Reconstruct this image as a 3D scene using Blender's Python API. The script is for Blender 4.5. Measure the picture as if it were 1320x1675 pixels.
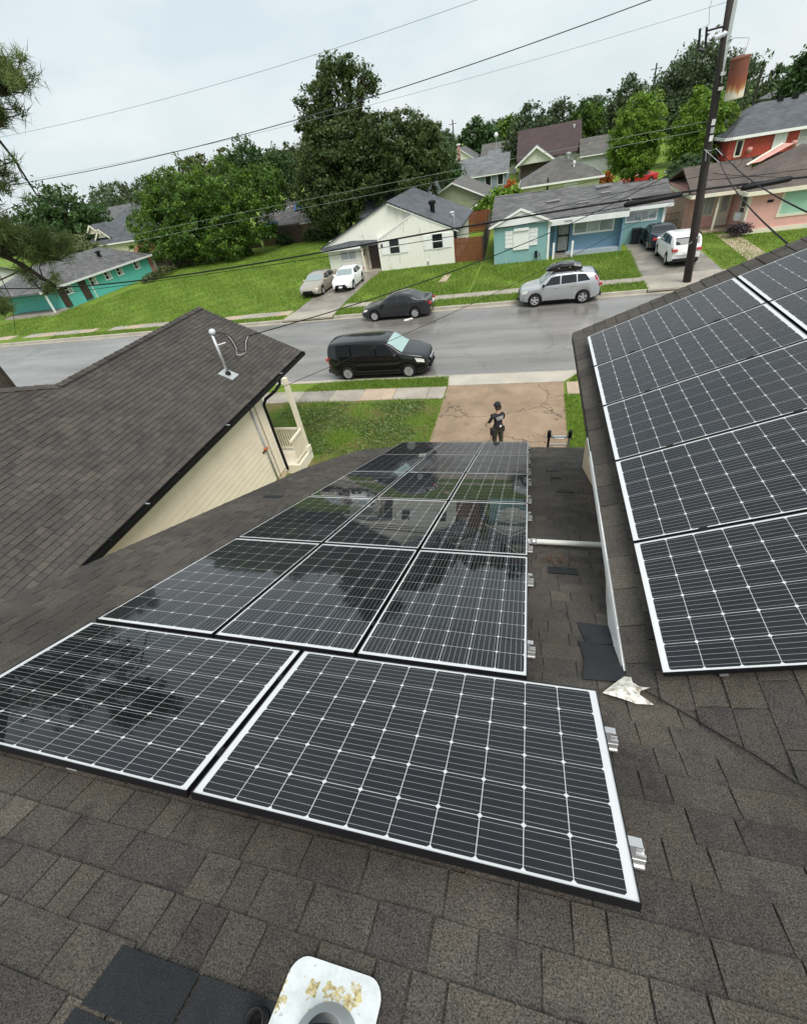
import bpy, bmesh, math, random
import numpy as np
from mathutils import Vector, Matrix
for o in list(bpy.data.objects): bpy.data.objects.remove(o)
SC = bpy.context.scene
COL = SC.collection
# ------------------------------------------------------------------ camera
CAMZ = 8.45
YAW, PITCH, ROLL, FPX = -0.34633, 0.68749, 0.18407, 716.07
IW, IH = 1320.0, 1675.0
def cam_axes():
    f = np.array([math.sin(YAW)*math.cos(PITCH), math.cos(YAW)*math.cos(PITCH), -math.sin(PITCH)])
    r0 = np.array([math.cos(YAW), -math.sin(YAW), 0.0]); d0 = np.cross(f, r0)
    c, s = math.cos(ROLL), math.sin(ROLL)
    return c*r0+s*d0, -s*r0+c*d0, f
CR, CD, CF = cam_axes()
cam = bpy.data.cameras.new('camera'); cam_o = bpy.data.objects.new('camera', cam); COL.objects.link(cam_o)
cam.sensor_fit = 'VERTICAL'; cam.sensor_height = 24.0; cam.lens = 24.0*FPX/IH
cam.clip_start = 0.05; cam.clip_end = 4000
m = Matrix.Identity(4)
for i in range(3):
    m[i][0] = CR[i]; m[i][1] = -CD[i]; m[i][2] = -CF[i]
m[2][3] = CAMZ
cam_o.matrix_world = m
SC.camera = cam_o
def in_view(P, margin=30):
    q = np.array(P) - np.array([0, 0, CAMZ]); z = q@CF
    if z < 0.1: return None
    x = IW/2+FPX*(q@CR)/z; y = IH/2+FPX*(q@CD)/z
    return z if -margin < x < IW+margin and -margin < y < IH+margin else None
# ------------------------------------------------------------------ sky, sun, exposure
SUN_EL, SUN_AZ = math.radians(60), math.radians(140)
W = bpy.data.worlds.new('World'); SC.world = W; W.use_nodes = True
nt = W.node_tree; nt.nodes.clear()
def wn(t, **k):
    n = nt.nodes.new(t)
    for a, b in k.items(): setattr(n, a, b)
    return n
wo = wn('ShaderNodeOutputWorld'); bg = wn('ShaderNodeBackground'); bg.inputs['Strength'].default_value = 0.05
sk = wn('ShaderNodeTexSky', sky_type='NISHITA', sun_disc=False, sun_elevation=SUN_EL, sun_rotation=SUN_AZ, air_density=1.0, dust_density=2.0)
tc = wn('ShaderNodeTexCoord'); mp = wn('ShaderNodeMapping'); mp.inputs['Scale'].default_value = (1.6, 1.6, 4.0)
no = wn('ShaderNodeTexNoise'); no.inputs['Scale'].default_value = 2.2; no.inputs['Detail'].default_value = 7; no.inputs['Roughness'].default_value = .55
rp = wn('ShaderNodeValToRGB')
rp.color_ramp.elements[0].position = .38; rp.color_ramp.elements[0].color = (6.0, 6.95, 7.3, 1)
rp.color_ramp.elements[1].position = .66; rp.color_ramp.elements[1].color = (7.4, 7.8, 7.95, 1)
mx = wn('ShaderNodeMix', data_type='RGBA'); mx.inputs[0].default_value = .9
L = nt.links.new
L(tc.outputs['Generated'], mp.inputs['Vector']); L(mp.outputs[0], no.inputs['Vector']); L(no.outputs['Fac'], rp.inputs[0])
L(sk.outputs[0], mx.inputs[6]); L(rp.outputs[0], mx.inputs[7]); L(mx.outputs[2], bg.inputs['Color']); L(bg.outputs[0], wo.inputs['Surface'])
sun = bpy.data.lights.new('sun', 'SUN'); sun.energy = 1.5; sun.angle = math.radians(40); sun.color = (1, .97, .92)
sun_o = bpy.data.objects.new('sun', sun); COL.objects.link(sun_o)
sd = Vector((math.sin(SUN_AZ)*math.cos(SUN_EL), math.cos(SUN_AZ)*math.cos(SUN_EL), math.sin(SUN_EL)))
sun_o.rotation_euler = sd.to_track_quat('Z', 'Y').to_euler(); sun_o.location = sd*60
SC.view_settings.view_transform = 'Standard'; SC.view_settings.look = 'None'
SC.view_settings.exposure = 1.3; SC.view_settings.gamma = 1
SC.render.engine = 'CYCLES'
SC.cycles.max_bounces = 6; SC.cycles.transparent_max_bounces = 12
# ------------------------------------------------------------------ materials
MATS = {}
class NB:
    def __init__(s, name):
        s.m = bpy.data.materials.new(name); s.m.use_nodes = True; s.t = s.m.node_tree
        s.b = s.t.nodes['Principled BSDF']; MATS[name] = s.m
    def n(s, t, ins=None, **k):
        x = s.t.nodes.new(t)
        for a, b in k.items(): setattr(x, a, b)
        for a, b in (ins or {}).items():
            if hasattr(b, 'is_output'): s.t.links.new(b, x.inputs[a])
            else: x.inputs[a].default_value = b
        return x
    def l(s, a, b): s.t.links.new(a, b)
    def set(s, **k):
        for a, b in k.items():
            a = {'col': 'Base Color', 'rough': 'Roughness', 'metal': 'Metallic', 'spec': 'Specular IOR Level', 'coat': 'Coat Weight', 'coatr': 'Coat Roughness', 'normal': 'Normal', 'alpha': 'Alpha'}[a]
            if hasattr(b, 'is_output'): s.l(b, s.b.inputs[a])
            else: s.b.inputs[a].default_value = (*b, 1) if a == 'Base Color' else b
    def pos(s): return s.n('ShaderNodeNewGeometry').outputs['Position']
    def obj(s): return s.n('ShaderNodeTexCoord').outputs['Object']
    def noise(s, v, sc, det=4, ro=.55, dist=0):
        return s.n('ShaderNodeTexNoise', {'Vector': v, 'Scale': sc, 'Detail': det, 'Roughness': ro, 'Distortion': dist}).outputs['Fac']
    def ramp(s, f, *st):
        r = s.n('ShaderNodeValToRGB', {0: f}); e = r.color_ramp.elements
        while len(e) < len(st): e.new(.5)
        for x, (p, c) in zip(e, st): x.position = p; x.color = (*c, 1) if len(c) == 3 else c
        return r.outputs[0]
    def mix(s, f, a, b, mode='MIX'):
        x = s.n('ShaderNodeMix', data_type='RGBA', blend_type=mode)
        for i, v in ((0, f), (6, a), (7, b)):
            if hasattr(v, 'is_output'): s.l(v, x.inputs[i])
            else: x.inputs[i].default_value = v if i == 0 else (*v, 1)
        return x.outputs[2]
    def math(s, op, a, b=0.0, c=0.0):
        x = s.n('ShaderNodeMath', operation=op)
        for i, v in enumerate((a, b, c)):
            if hasattr(v, 'is_output'): s.l(v, x.inputs[i])
            else: x.inputs[i].default_value = v
        return x.outputs[0]
    def bump(s, h, st=.3, d=.01, n=None):
        x = s.n('ShaderNodeBump', {'Height': h, 'Strength': st, 'Distance': d})
        if n: s.l(n, x.inputs['Normal'])
        return x.outputs[0]
def c3(c, k): return tuple(min(1, x*k) for x in c)
def P(name, col, rough=.6, var=.15, vs=2.0, bump=0, bs=40, metal=0, spec=.5, coat=0, col2=None):
    b = NB(name); v = b.pos(); f = b.noise(v, vs, 5)
    b.set(col=b.ramp(f, (.3, c3(col, 1-var)), (.7, col2 or c3(col, 1+var))), rough=rough, metal=metal, spec=spec, coat=coat)
    if bump: b.set(normal=b.bump(b.noise(v, bs, 4), bump, .01))
    return b.m
def shingle_mat(name, cols, speck=.5, rough=.72, sscale=240, stain=.35):
    b = NB(name); v = b.pos()
    oi = b.n('ShaderNodeObjectInfo').outputs['Random']; isl = b.n('ShaderNodeNewGeometry').outputs['Random Per Island']
    r = b.math('FRACT', b.math('ADD', b.math('MULTIPLY', oi, 7.31), b.math('MULTIPLY', isl, 3.77)))
    base = b.ramp(r, *[(i/(len(cols)-1), c) for i, c in enumerate(cols)])
    sp = b.ramp(b.noise(v, sscale, 3, .7), (.35, (1-speck,)*3), (.5, (1, 1, 1)), (.72, (1+speck*1.6,)*3))
    base = b.mix(1.0, base, sp, 'MULTIPLY')
    st = b.ramp(b.noise(v, 1.3, 6, .6), (.3, (1-stain,)*3), (.7, (1+stain*.5,)*3))
    pt = b.ramp(b.noise(v, 7.5, 6, .72, .4), (.32, (.66, .67, .71)), (.47, (1, 1, 1)), (.7, (1.12, 1.08, 1.0)))
    st = b.mix(1.0, st, pt, 'MULTIPLY')
    base = b.mix(1.0, base, st, 'MULTIPLY')
    b.set(col=base, rough=rough, spec=.22, normal=b.bump(b.noise(v, sscale*.9, 3, .7), .5, .004))
    return b.m
shingle_mat('shingle_brown', [(.062, .055, .047), (.074, .065, .054), (.052, .047, .043), (.066, .059, .051), (.088, .077, .064)], speck=.75, sscale=190)
shingle_mat('shingle_dark', [(.022, .024, .028), (.027, .028, .032), (.02, .022, .025)], sscale=300)
shingle_mat('shingle_neighbour', [(.066, .059, .053), (.074, .066, .058), (.055, .051, .048), (.069, .061, .055), (.085, .075, .065)], speck=.3, stain=.25)
P('deck', (.02, .018, .016), .9)
def roof_mat(name, col, var=.25, bw=.5, bh=.18):
    b = NB(name); uv = b.n('ShaderNodeUVMap').outputs[0]; v = b.pos()
    br = b.n('ShaderNodeTexBrick', {'Vector': uv, 'Color1': (*c3(col, 1-var), 1), 'Color2': (*c3(col, 1+var), 1), 'Mortar': (*c3(col, .45), 1), 'Scale': 1.0, 'Mortar Size': .012, 'Brick Width': bw, 'Row Height': bh})
    st = b.ramp(b.noise(v, .8, 6, .65), (.3, (.62,)*3), (.7, (1.25,)*3))
    b.set(col=b.mix(1.0, br.outputs['Color'], st, 'MULTIPLY'), rough=.55, spec=.5, normal=b.bump(br.outputs['Fac'], -.3, .02))
    return b.m
roof_mat('roof_slate', (.075, .08, .09)); roof_mat('roof_grey', (.105, .10, .10), .35); roof_mat('roof_brown', (.095, .068, .055), .2)
roof_mat('roof_tan', (.10, .092, .082), .2); roof_mat('roof_maroon', (.045, .022, .022), .1, .6, .3); roof_mat('roof_pale', (.15, .155, .16), .15)
roof_mat('roof_orange', (.35, .10, .04), .2)
def siding(name, col, pitch=.2, dirt=.25, axis=2, rough=.55):
    b = NB(name); v = b.pos(); xyz = b.n('ShaderNodeSeparateXYZ', {0: v}).outputs[axis]
    f = b.math('FRACT', b.math('DIVIDE', xyz, pitch)); edge = b.math('LESS_THAN', f, .09)
    mpv = b.n('ShaderNodeMapping', {'Vector': v, 'Scale': (1.5, 1.5, .45)}).outputs[0]
    st = b.ramp(b.noise(mpv, 2.2, 7, .65), (.3, c3(col, 1-dirt)), (.62, col))
    b.set(col=b.mix(b.math('MULTIPLY', edge, .3), st, c3(col, .4)), rough=rough, normal=b.bump(f, .5, .02))
    return b.m
siding('siding_cream', (.78, .63, .43), .18, .06); siding('siding_white', (.80, .78, .70), .24, .16); siding('siding_pink', (.86, .47, .42), .13, .1)
siding('siding_red', (.50, .075, .05), .2, .2); siding('siding_olive', (.34, .35, .24), .25, .1); siding('siding_yellow', (.74, .70, .50), .2, .1)
siding('siding_bluegrey', (.26, .31, .36), .2, .2); siding('siding_tan', (.42, .32, .18), .25, .3); siding('siding_greypl', (.45, .47, .46), .2, .2)
def stain_wall(name, col, col2):
    b = NB(name); v = b.pos(); mpv = b.n('ShaderNodeMapping', {'Vector': v, 'Scale': (2.2, 2.2, .5)}).outputs[0]
    b.set(col=b.ramp(b.noise(mpv, 1.8, 8, .68), (.38, col), (.56, col), (.72, col2)), rough=.65, normal=b.bump(b.noise(v, 30, 4), .15, .01)); return b.m
stain_wall('wall_white', (.82, .80, .72), (.50, .46, .36)); stain_wall('wall_aqua', (.23, .42, .42), (.42, .46, .36)); stain_wall('wall_blue', (.16, .29, .40), (.12, .22, .32))
stain_wall('wall_teal', (.12, .52, .45), (.10, .32, .27)); stain_wall('wall_beige', (.62, .48, .33), (.52, .38, .25)); stain_wall('wall_foundation', (.36, .42, .48), (.25, .3, .33))
P('board_cream', (.87, .75, .60), .5, .05); P('white_paint', (.86, .85, .82), .45, .05); P('cream_paint', (.76, .70, .56), .5, .06); P('trim_white', (.74, .75, .74), .5, .08)
P('black_metal', (.009, .009, .010), .45, .2, spec=.2); P('dark_plastic', (.016, .017, .02), .5, .2, spec=.25); P('alu', (.62, .62, .62), .38, .08, metal=.75)
P('galv', (.50, .52, .52), .42, .15, metal=.55, vs=12); P('grey_conduit', (.38, .40, .41), .5, .1); P('pvc', (.66, .65, .60), .4, .1)
P('rubber', (.014, .014, .014), .75, .2, spec=.2); P('chrome', (.7, .7, .7), .18, .05, metal=1); P('rim', (.62, .63, .64), .3, .05, metal=.6)
P('door_brown', (.06, .04, .03), .5, .2); P('curtain', (.42, .44, .44), .7, .2); P('shutter', (.83, .83, .81), .5, .04); P('pane_mint', (.38, .62, .48), .25, .08)
P('brick_pink', (.64, .36, .31), .7, .25, 6); P('brick_wall', (.46, .22, .19), .7, .3, 5); P('rust_orange', (.6, .13, .03), .6, .2)
P('worn_roof', (.17, .165, .16), .6, .35, 4); P('pink_wall', (.55, .28, .24), .6, .1); P('red_paint', (.45, .02, .03), .3, .1, coat=.6); P('tarp_blue', (.03, .12, .40), .5, .2)
b = NB('flash_white'); v = b.pos(); b.set(col=b.ramp(b.noise(v, 9, 6), (.3, (.72, .71, .66)), (.55, (.8, .8, .77)), (.75, (.5, .44, .34))), rough=.5)
b = NB('flash_dirty'); v = b.pos(); b.set(col=b.ramp(b.noise(v, 26, 6, .7), (.36, (.25, .22, .18)), (.5, (.62, .60, .54)), (.65, (.74, .73, .68))), rough=.6)
b = NB('lichen_plate'); v = b.obj(); f = b.noise(v, 34, 8, .75, 1.2); g2 = b.noise(v, 9, 3)
msk = b.math('MULTIPLY', b.math('GREATER_THAN', g2, .565), b.math('GREATER_THAN', f, .47))
c = b.mix(msk, b.ramp(b.noise(v, 12, 6, .7), (.35, (.52, .55, .55)), (.6, (.68, .71, .71))), b.ramp(b.noise(v, 70, 5, .7), (.35, (.25, .2, .09)), (.6, (.62, .52, .25)))); c = b.mix(b.math('MULTIPLY', b.math('GREATER_THAN', b.noise(v, 45, 3), .68), .6), c, (.3, .3, .28)); b.set(col=c, rough=.4)
b = NB('glass_dark'); b.set(col=(.012, .015, .018), rough=.04, spec=.5)
b = NB('glass_pale'); b.set(col=(.25, .30, .30), rough=.05, spec=.9)
b = NB('glass_green'); b.set(col=(.30, .42, .40), rough=.04, spec=1.0)
b = NB('light_clear'); b.set(col=(.72, .72, .66), rough=.08, spec=.8, coat=.8)
b = NB('light_red'); b.set(col=(.45, .012, .02), rough=.1, spec=.8, coat=.8)
def paint(name, col, metal=0.0, rough=.28):
    b = NB(name); b.set(col=col, rough=rough, metal=metal, coat=.8, coatr=.02, spec=.15)
    b.set(normal=b.bump(b.noise(b.pos(), 3, 2), .02, .01)); return b.m
paint('paint_black', (.004, .004, .005)); paint('paint_grey', (.028, .029, .032), .2); paint('paint_silver', (.48, .49, .51), .55); paint('paint_white', (.80, .80, .79))
paint('paint_navy', (.012, .018, .035), .2); paint('paint_beige', (.40, .36, .29), .45)
# ground surfaces
def grass_mat(name, a, b_, brown=(.20, .15, .05), bw=.62):
    b = NB(name); v = b.pos(); f = b.noise(v, .35, 6, .6); g = b.noise(v, 9, 5, .7); h = b.noise(v, 45, 3, .7)
    c = b.ramp(b.math('ADD', b.math('MULTIPLY', f, .5), b.math('MULTIPLY', g, .5)), (.36, a), (.62, b_))
    c = b.mix(b.ramp(b.noise(v, .55, 5, .62), (bw, (0, 0, 0)), (bw+.14, (.8,)*3)), c, brown)
    c = b.mix(b.ramp(b.noise(v, 2.3, 6, .7), (.5, (0, 0, 0)), (.72, (.6,)*3)), c, (.19, .20, .05))
    c = b.mix(1.0, c, b.ramp(h, (.3, (.62,)*3), (.65, (1.3,)*3)), 'MULTIPLY')
    b.set(col=c, rough=.8, spec=.2, normal=b.bump(b.math('ADD', g, h), .8, .06)); return b.m
grass_mat('grass', (.092, .155, .016), (.165, .26, .028), bw=.56); grass_mat('lawn_patchy', (.065, .12, .016), (.13, .20, .025), (.20, .14, .07), .44)
P('earth', (.10, .09, .05), .95, .3, .3, .6, 3)
b = NB('asphalt'); v = b.pos()
mv = b.n('ShaderNodeMapping', {'Vector': v, 'Scale': (.25, 1.4, 1)}).outputs[0]
s1 = b.noise(mv, .7, 6, .6); wet = b.ramp(s1, (.36, (.10,)*3), (.66, (.34,)*3))
c = b.ramp(b.noise(v, 30, 4, .7), (.3, (.155, .145, .133)), (.7, (.23, .216, .20)))
c = b.mix(1.0, c, b.ramp(b.noise(mv, .5, 6), (.35, (.7,)*3), (.65, (1.15,)*3)), 'MULTIPLY')
c = b.mix(b.ramp(b.noise(v, .22, 5, .6, .5), (.56, (0, 0, 0)), (.68, (.35,)*3)), c, (.06, .056, .052))
wv = b.n('ShaderNodeVectorMath', {0: v, 1: b.n('ShaderNodeTexNoise', {'Vector': v, 'Scale': .8, 'Detail': 6}).outputs['Color']}, operation='ADD').outputs[0]
vo = b.n('ShaderNodeTexVoronoi', {'Vector': wv, 'Scale': .22}, feature='DISTANCE_TO_EDGE').outputs[0]
c = b.mix(b.math('MULTIPLY', b.math('LESS_THAN', vo, .004), b.math('MULTIPLY', b.math('GREATER_THAN', b.noise(v, .3, 2), .5), .45)), c, (.03, .028, .026))
b.set(col=c, rough=wet, spec=.6, normal=b.bump(b.noise(v, 60, 4), .12, .01))
def concrete(name, a, b_, cracks=0, cs=.35, rough=.75):
    b = NB(name); v = b.pos(); c = b.ramp(b.noise(v, .9, 8, .66), (.3, a), (.68, b_)); c = b.mix(1.0, c, b.ramp(b.noise(v, 38, 4, .7), (.3, (.82,)*3), (.7, (1.13,)*3)), 'MULTIPLY')
    if cracks:
        nv = b.n('ShaderNodeTexNoise', {'Vector': v, 'Scale': 1.7, 'Detail': 6}).outputs['Color']
        wv = b.n('ShaderNodeVectorMath', {0: v, 1: nv}, operation='ADD').outputs[0]
        d = b.n('ShaderNodeTexVoronoi', {'Vector': wv, 'Scale': cs}, feature='DISTANCE_TO_EDGE').outputs[0]
        c = b.mix(b.ramp(d, (.003, (.85,)*3), (.0085, (0, 0, 0))), c, (.07, .05, .035))
        d2 = b.n('ShaderNodeTexVoronoi', {'Vector': wv, 'Scale': cs*2.1}, feature='DISTANCE_TO_EDGE').outputs[0]
        c = b.mix(b.math('MULTIPLY', b.math('LESS_THAN', d2, .006), b.math('MULTIPLY', b.math('GREATER_THAN', b.noise(v, .7, 2), .52), .55)), c, (.1, .075, .05))
    b.set(col=c, rough=rough, normal=b.bump(b.noise(v, 50, 4), .2, .01)); return b.m
concrete('concrete_tan', (.19, .13, .082), (.33, .235, .155), 1, .3); concrete('concrete_walk', (.27, .24, .20), (.40, .36, .30)); concrete('concrete_dark', (.15, .135, .115), (.34, .305, .26), 0, rough=.35)
concrete('concrete_kerb', (.34, .31, .26), (.48, .44, .37)); concrete('concrete_path', (.36, .27, .20), (.48, .38, .28))
# solar
b = NB('cell'); ob = b.obj(); sx = b.n('ShaderNodeSeparateXYZ', {0: ob}); y = sx.outputs[1]
f = b.math('ABSOLUTE', b.math('SUBTRACT', b.math('FRACT', b.math('ADD', b.math('DIVIDE', y, .0312), .5)), .5))
bar = b.math('LESS_THAN', f, .024); oi = b.n('ShaderNodeObjectInfo').outputs['Random']
b.set(col=b.mix(bar, b.ramp(oi, (0, (.0025, .003, .005)), (1, (.005, .006, .009))), (.36, .37, .39)), rough=b.mix(bar, (.6,)*3, (.4,)*3), spec=.08)
P('backsheet', (.66, .67, .68), .5, .03)
b = NB('panel_glass'); ge = b.n('ShaderNodeNewGeometry').outputs['Backfacing']; fr = b.n('ShaderNodeFresnel', {'IOR': b.math('ADD', 1.52, b.math('MULTIPLY', ge, 1/1.52-1.52))}).outputs[0]
tr = b.n('ShaderNodeBsdfTransparent').outputs[0]; gl = b.n('ShaderNodeBsdfGlossy', {'Roughness': b.ramp(b.noise(b.pos(), 3, 4), (.3, (.004,)*3), (.7, (.02,)*3)), 'Normal': b.bump(b.noise(b.pos(), 1.6, 2), .012, .01)}).outputs[0]
ms = b.n('ShaderNodeMixShader', {0: fr, 1: tr, 2: gl})
dust = b.math('MULTIPLY', b.ramp(b.noise(b.pos(), 2.4, 8, .72, .6), (.42, (.15,)*3), (.72, (1,)*3)), .009)
m2 = b.n('ShaderNodeMixShader', {0: dust, 1: ms.outputs[0], 2: b.n('ShaderNodeBsdfDiffuse', {'Color': (.5, .48, .44, 1)}).outputs[0]}); b.l(m2.outputs[0], b.t.nodes['Material Output'].inputs['Surface'])
# plants
def leaf_mat(name, dark, mid, light, trans=.3):
    b = NB(name); t = b.n('ShaderNodeAttribute', attribute_name='tint').outputs['Fac']
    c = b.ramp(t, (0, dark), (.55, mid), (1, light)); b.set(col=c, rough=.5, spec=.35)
    tl = b.n('ShaderNodeBsdfTranslucent', {'Color': b.mix(.5, c, light)}).outputs[0]
    ms = b.n('ShaderNodeMixShader', {0: trans, 1: b.b.outputs[0], 2: tl}); b.l(ms.outputs[0], b.t.nodes['Material Output'].inputs['Surface']); return b.m
leaf_mat('leaf_bright', (.024, .056, .011), (.062, .13, .018), (0.203, 0.317, 0.0338)); leaf_mat('leaf_oak', (0.028, 0.0532, 0.0168), (0.0588, 0.0924, 0.0252), (0.119, 0.154, 0.042))
leaf_mat('leaf_dark', (0.026, 0.065, 0.0182), (0.0494, 0.104, 0.0286), (0.091, 0.156, 0.0455)); leaf_mat('leaf_lime', (0.066, 0.143, 0.0154), (0.132, 0.242, 0.0242), (0.264, 0.363, 0.044))
leaf_mat('leaf_far', (0.0486, 0.0743, 0.0351), (0.0743, 0.111, 0.0486), (0.121, 0.162, 0.0675)); leaf_mat('needle', (.055, .09, .025), (.12, .17, .045), (.24, .28, .09))
leaf_mat('grass_blade', (.075, .145, .016), (.15, .26, .028), (.29, .36, .07)); leaf_mat('weed', (.06, .10, .03), (.12, .19, .05), (.22, .27, .10))
leaf_mat('leaf_orange', (.10, .08, .02), (.42, .09, .02), (.65, .18, .04)); leaf_mat('leaf_purple', (.03, .022, .03), (.06, .04, .05), (.10, .07, .08)); leaf_mat('leaf_olive', (0.052, 0.0715, 0.026), (0.0975, 0.117, 0.039), (0.156, 0.169, 0.065))
b = NB('bark'); v = b.pos(); mv = b.n('ShaderNodeMapping', {'Vector': v, 'Scale': (6, 6, 1)}).outputs[0]; nn = b.noise(mv, 3, 6, .65)
b.set(col=b.ramp(nn, (.3, (.022, .016, .012)), (.7, (.09, .068, .05))), rough=.9, normal=b.bump(nn, .8, .05))
b = NB('pole_wood'); v = b.pos(); mv = b.n('ShaderNodeMapping', {'Vector': v, 'Scale': (9, 9, .6)}).outputs[0]; nn = b.noise(mv, 3, 6, .65)
b.set(col=b.ramp(nn, (.3, (.012, .009, .008)), (.75, (.05, .04, .034))), rough=.85, normal=b.bump(nn, .5, .02))
b = NB('fence_wood'); v = b.pos(); mv = b.n('ShaderNodeMapping', {'Vector': v, 'Scale': (7, 7, .6)}).outputs[0]
b.set(col=b.ramp(b.noise(mv, 2, 5), (.3, (.13, .035, .014)), (.7, (.24, .075, .03))), rough=.7)
P('fence_old', (.07, .05, .04), .85, .35, 4)
b = NB('transformer'); v = b.obj(); z = b.n('ShaderNodeSeparateXYZ', {0: v}).outputs[2]; mv = b.n('ShaderNodeMapping', {'Vector': v, 'Scale': (7, 7, .8)}).outputs[0]
f = b.math('ADD', b.math('MULTIPLY', z, .72), b.math('MULTIPLY', b.noise(mv, 1.6, 6, .6), .55)); xx = b.math('ABSOLUTE', b.n('ShaderNodeSeparateXYZ', {0: v}).outputs[0])
f = b.math('SUBTRACT', f, b.math('MULTIPLY', xx, .35))
b.set(col=b.ramp(f, (.36, (.60, .56, .44)), (.45, (.42, .22, .08)), (.58, (.23, .06, .025)), (.9, (.16, .05, .028))), rough=.7)
P('skin', (.50, .30, .21), .5, .05); P('cloth_black', (.014, .014, .018), .85, .3, 15); P('cloth_camo', (.035, .04, .022), .85, .6, 14); P('boot', (.012, .01, .01), .6)
P('white_print', (.8, .8, .8), .6, .02); P('leaf_litter', (.10, .05, .025), .85, .5, 30); P('paper', (.75, .68, .62), .7, .15, 9)
P('wire_dark', (.05, .05, .055), .5, .1); P('wire_grey', (.22, .23, .24), .5, .1); P('wire_green', (.16, .20, .16), .5, .1); P('insulator', (.55, .56, .60), .25, .1); P('lens_black', (.01, .01, .012), .2, .1)
# ------------------------------------------------------------------ mesh helpers
WM = {}
def link(o, parent=None, world=True):
    COL.objects.link(o)
    if parent is not None:
        o.parent = parent
        if world: o.matrix_parent_inverse = WM.get(parent.name, Matrix.Identity(4)).inverted()
    return o
def tag(o, label=None, cat=None, group=None, kind=None):
    if label: o['label'] = label
    if cat: o['category'] = cat
    if group: o['group'] = group
    if kind: o['kind'] = kind
    return o
def thing(name, label, cat, loc=(0, 0, 0), rz=0, group=None):
    o = bpy.data.objects.new(name, None); o.empty_display_size = .1; COL.objects.link(o)
    o.location = loc; o.rotation_euler = (0, 0, rz)
    WM[o.name] = Matrix.Translation(loc) @ Matrix.Rotation(rz, 4, 'Z')
    return tag(o, label, cat, group)
def spl(pts, k=6):
    p = [np.array(q, float) for q in pts]; p = [2*p[0]-p[1]]+p+[2*p[-1]-p[-2]]; out = []
    for i in range(1, len(p)-2):
        for j in range(k):
            t = j/k; out.append(.5*((2*p[i])+(p[i+1]-p[i-1])*t+(2*p[i-1]-5*p[i]+4*p[i+1]-p[i+2])*t*t+(3*p[i]-p[i-1]-3*p[i+1]+p[i+2])*t**3))
    return out+[p[-2]]
class MB:
    def __init__(s): s.v = []; s.f = []; s.uv = None
    def add(s, vs, fs):
        k = len(s.v); s.v += [tuple(float(c) for c in p) for p in vs]; s.f += [tuple(i+k for i in f) for f in fs]; return s
    def box(s, x0, x1, y0, y1, z0, z1):
        return s.add([(x0, y0, z0), (x1, y0, z0), (x1, y1, z0), (x0, y1, z0), (x0, y0, z1), (x1, y0, z1), (x1, y1, z1), (x0, y1, z1)],
                     [(3, 2, 1, 0), (4, 5, 6, 7), (0, 1, 5, 4), (1, 2, 6, 5), (2, 3, 7, 6), (3, 0, 4, 7)])
    def obox(s, c, ax, ay, az):
        c, ax, ay, az = [np.array(t, float) for t in (c, ax, ay, az)]
        return s.add([c+i*ax+j*ay+k*az for k in (-1, 1) for (i, j) in ((-1, -1), (1, -1), (1, 1), (-1, 1))],
                     [(3, 2, 1, 0), (4, 5, 6, 7), (0, 1, 5, 4), (1, 2, 6, 5), (2, 3, 7, 6), (3, 0, 4, 7)])
    def slab(s, pts, th, d=(0, 0, -1)):
        n = len(pts); d = np.array(d, float)*th; top = [np.array(p, float) for p in pts]
        return s.add(top+[p+d for p in top], [tuple(range(n)), tuple(range(2*n-1, n-1, -1))]+[(i, i+n, (i+1) % n+n, (i+1) % n) for i in range(n)])
    def tube(s, pts, r, n=8, cap=True):
        pts = [np.array(p, float) for p in pts]; k = len(s.v); R = r if hasattr(r, '__len__') else [r]*len(pts)
        up = None
        for i, p in enumerate(pts):
            t = pts[min(i+1, len(pts)-1)]-pts[max(i-1, 0)]; t = t/(np.linalg.norm(t)+1e-12)
            if up is None: up = np.array([0, 0, 1.]) if abs(t[2]) < .9 else np.array([1., 0, 0])
            a = np.cross(t, up); a /= np.linalg.norm(a)+1e-12; b = np.cross(a, t); up = b
            for j in range(n):
                an = 2*math.pi*j/n; s.v.append(tuple(p+R[i]*(math.cos(an)*a+math.sin(an)*b)))
        for i in range(len(pts)-1):
            for j in range(n): s.f.append((k+i*n+j, k+i*n+(j+1) % n, k+(i+1)*n+(j+1) % n, k+(i+1)*n+j))
        if cap: s.f.append(tuple(k+j for j in range(n))[::-1]); s.f.append(tuple(k+(len(pts)-1)*n+j for j in range(n)))
        return s
    def lathe(s, prof, c=(0, 0, 0), n=20, axis=2):
        k = len(s.v); m = len(prof)
        for (r, h) in prof:
            for j in range(n):
                a = 2*math.pi*j/n; p = [r*math.cos(a), r*math.sin(a), h]
                if axis == 1: p = [p[0], p[2], p[1]]
                if axis == 0: p = [p[2], p[0], p[1]]
                s.v.append((p[0]+c[0], p[1]+c[1], p[2]+c[2]))
        for i in range(m-1):
            for j in range(n): s.f.append((k+i*n+j, k+i*n+(j+1) % n, k+(i+1)*n+(j+1) % n, k+(i+1)*n+j))
        return s
    def mesh(s, name, mat=None, smooth=False, fix=True):
        me = bpy.data.meshes.new(name); me.from_pydata(s.v, [], s.f)
        if fix:
            bm = bmesh.new(); bm.from_mesh(me); bmesh.ops.recalc_face_normals(bm, faces=bm.faces); bm.to_mesh(me); bm.free()
        if smooth: me.polygons.foreach_set('use_smooth', [True]*len(me.polygons))
        if mat: me.materials.append(MATS[mat])
        me.update(); return me
    def build(s, name, mat, parent=None, world=True, smooth=False, bevel=0):
        o = bpy.data.objects.new(name, s.mesh(name, mat, smooth)); link(o, parent, world)
        if bevel:
            md = o.modifiers.new('bevel', 'BEVEL'); md.width = bevel; md.segments = 2; md.limit_method = 'ANGLE'
        return o
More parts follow.
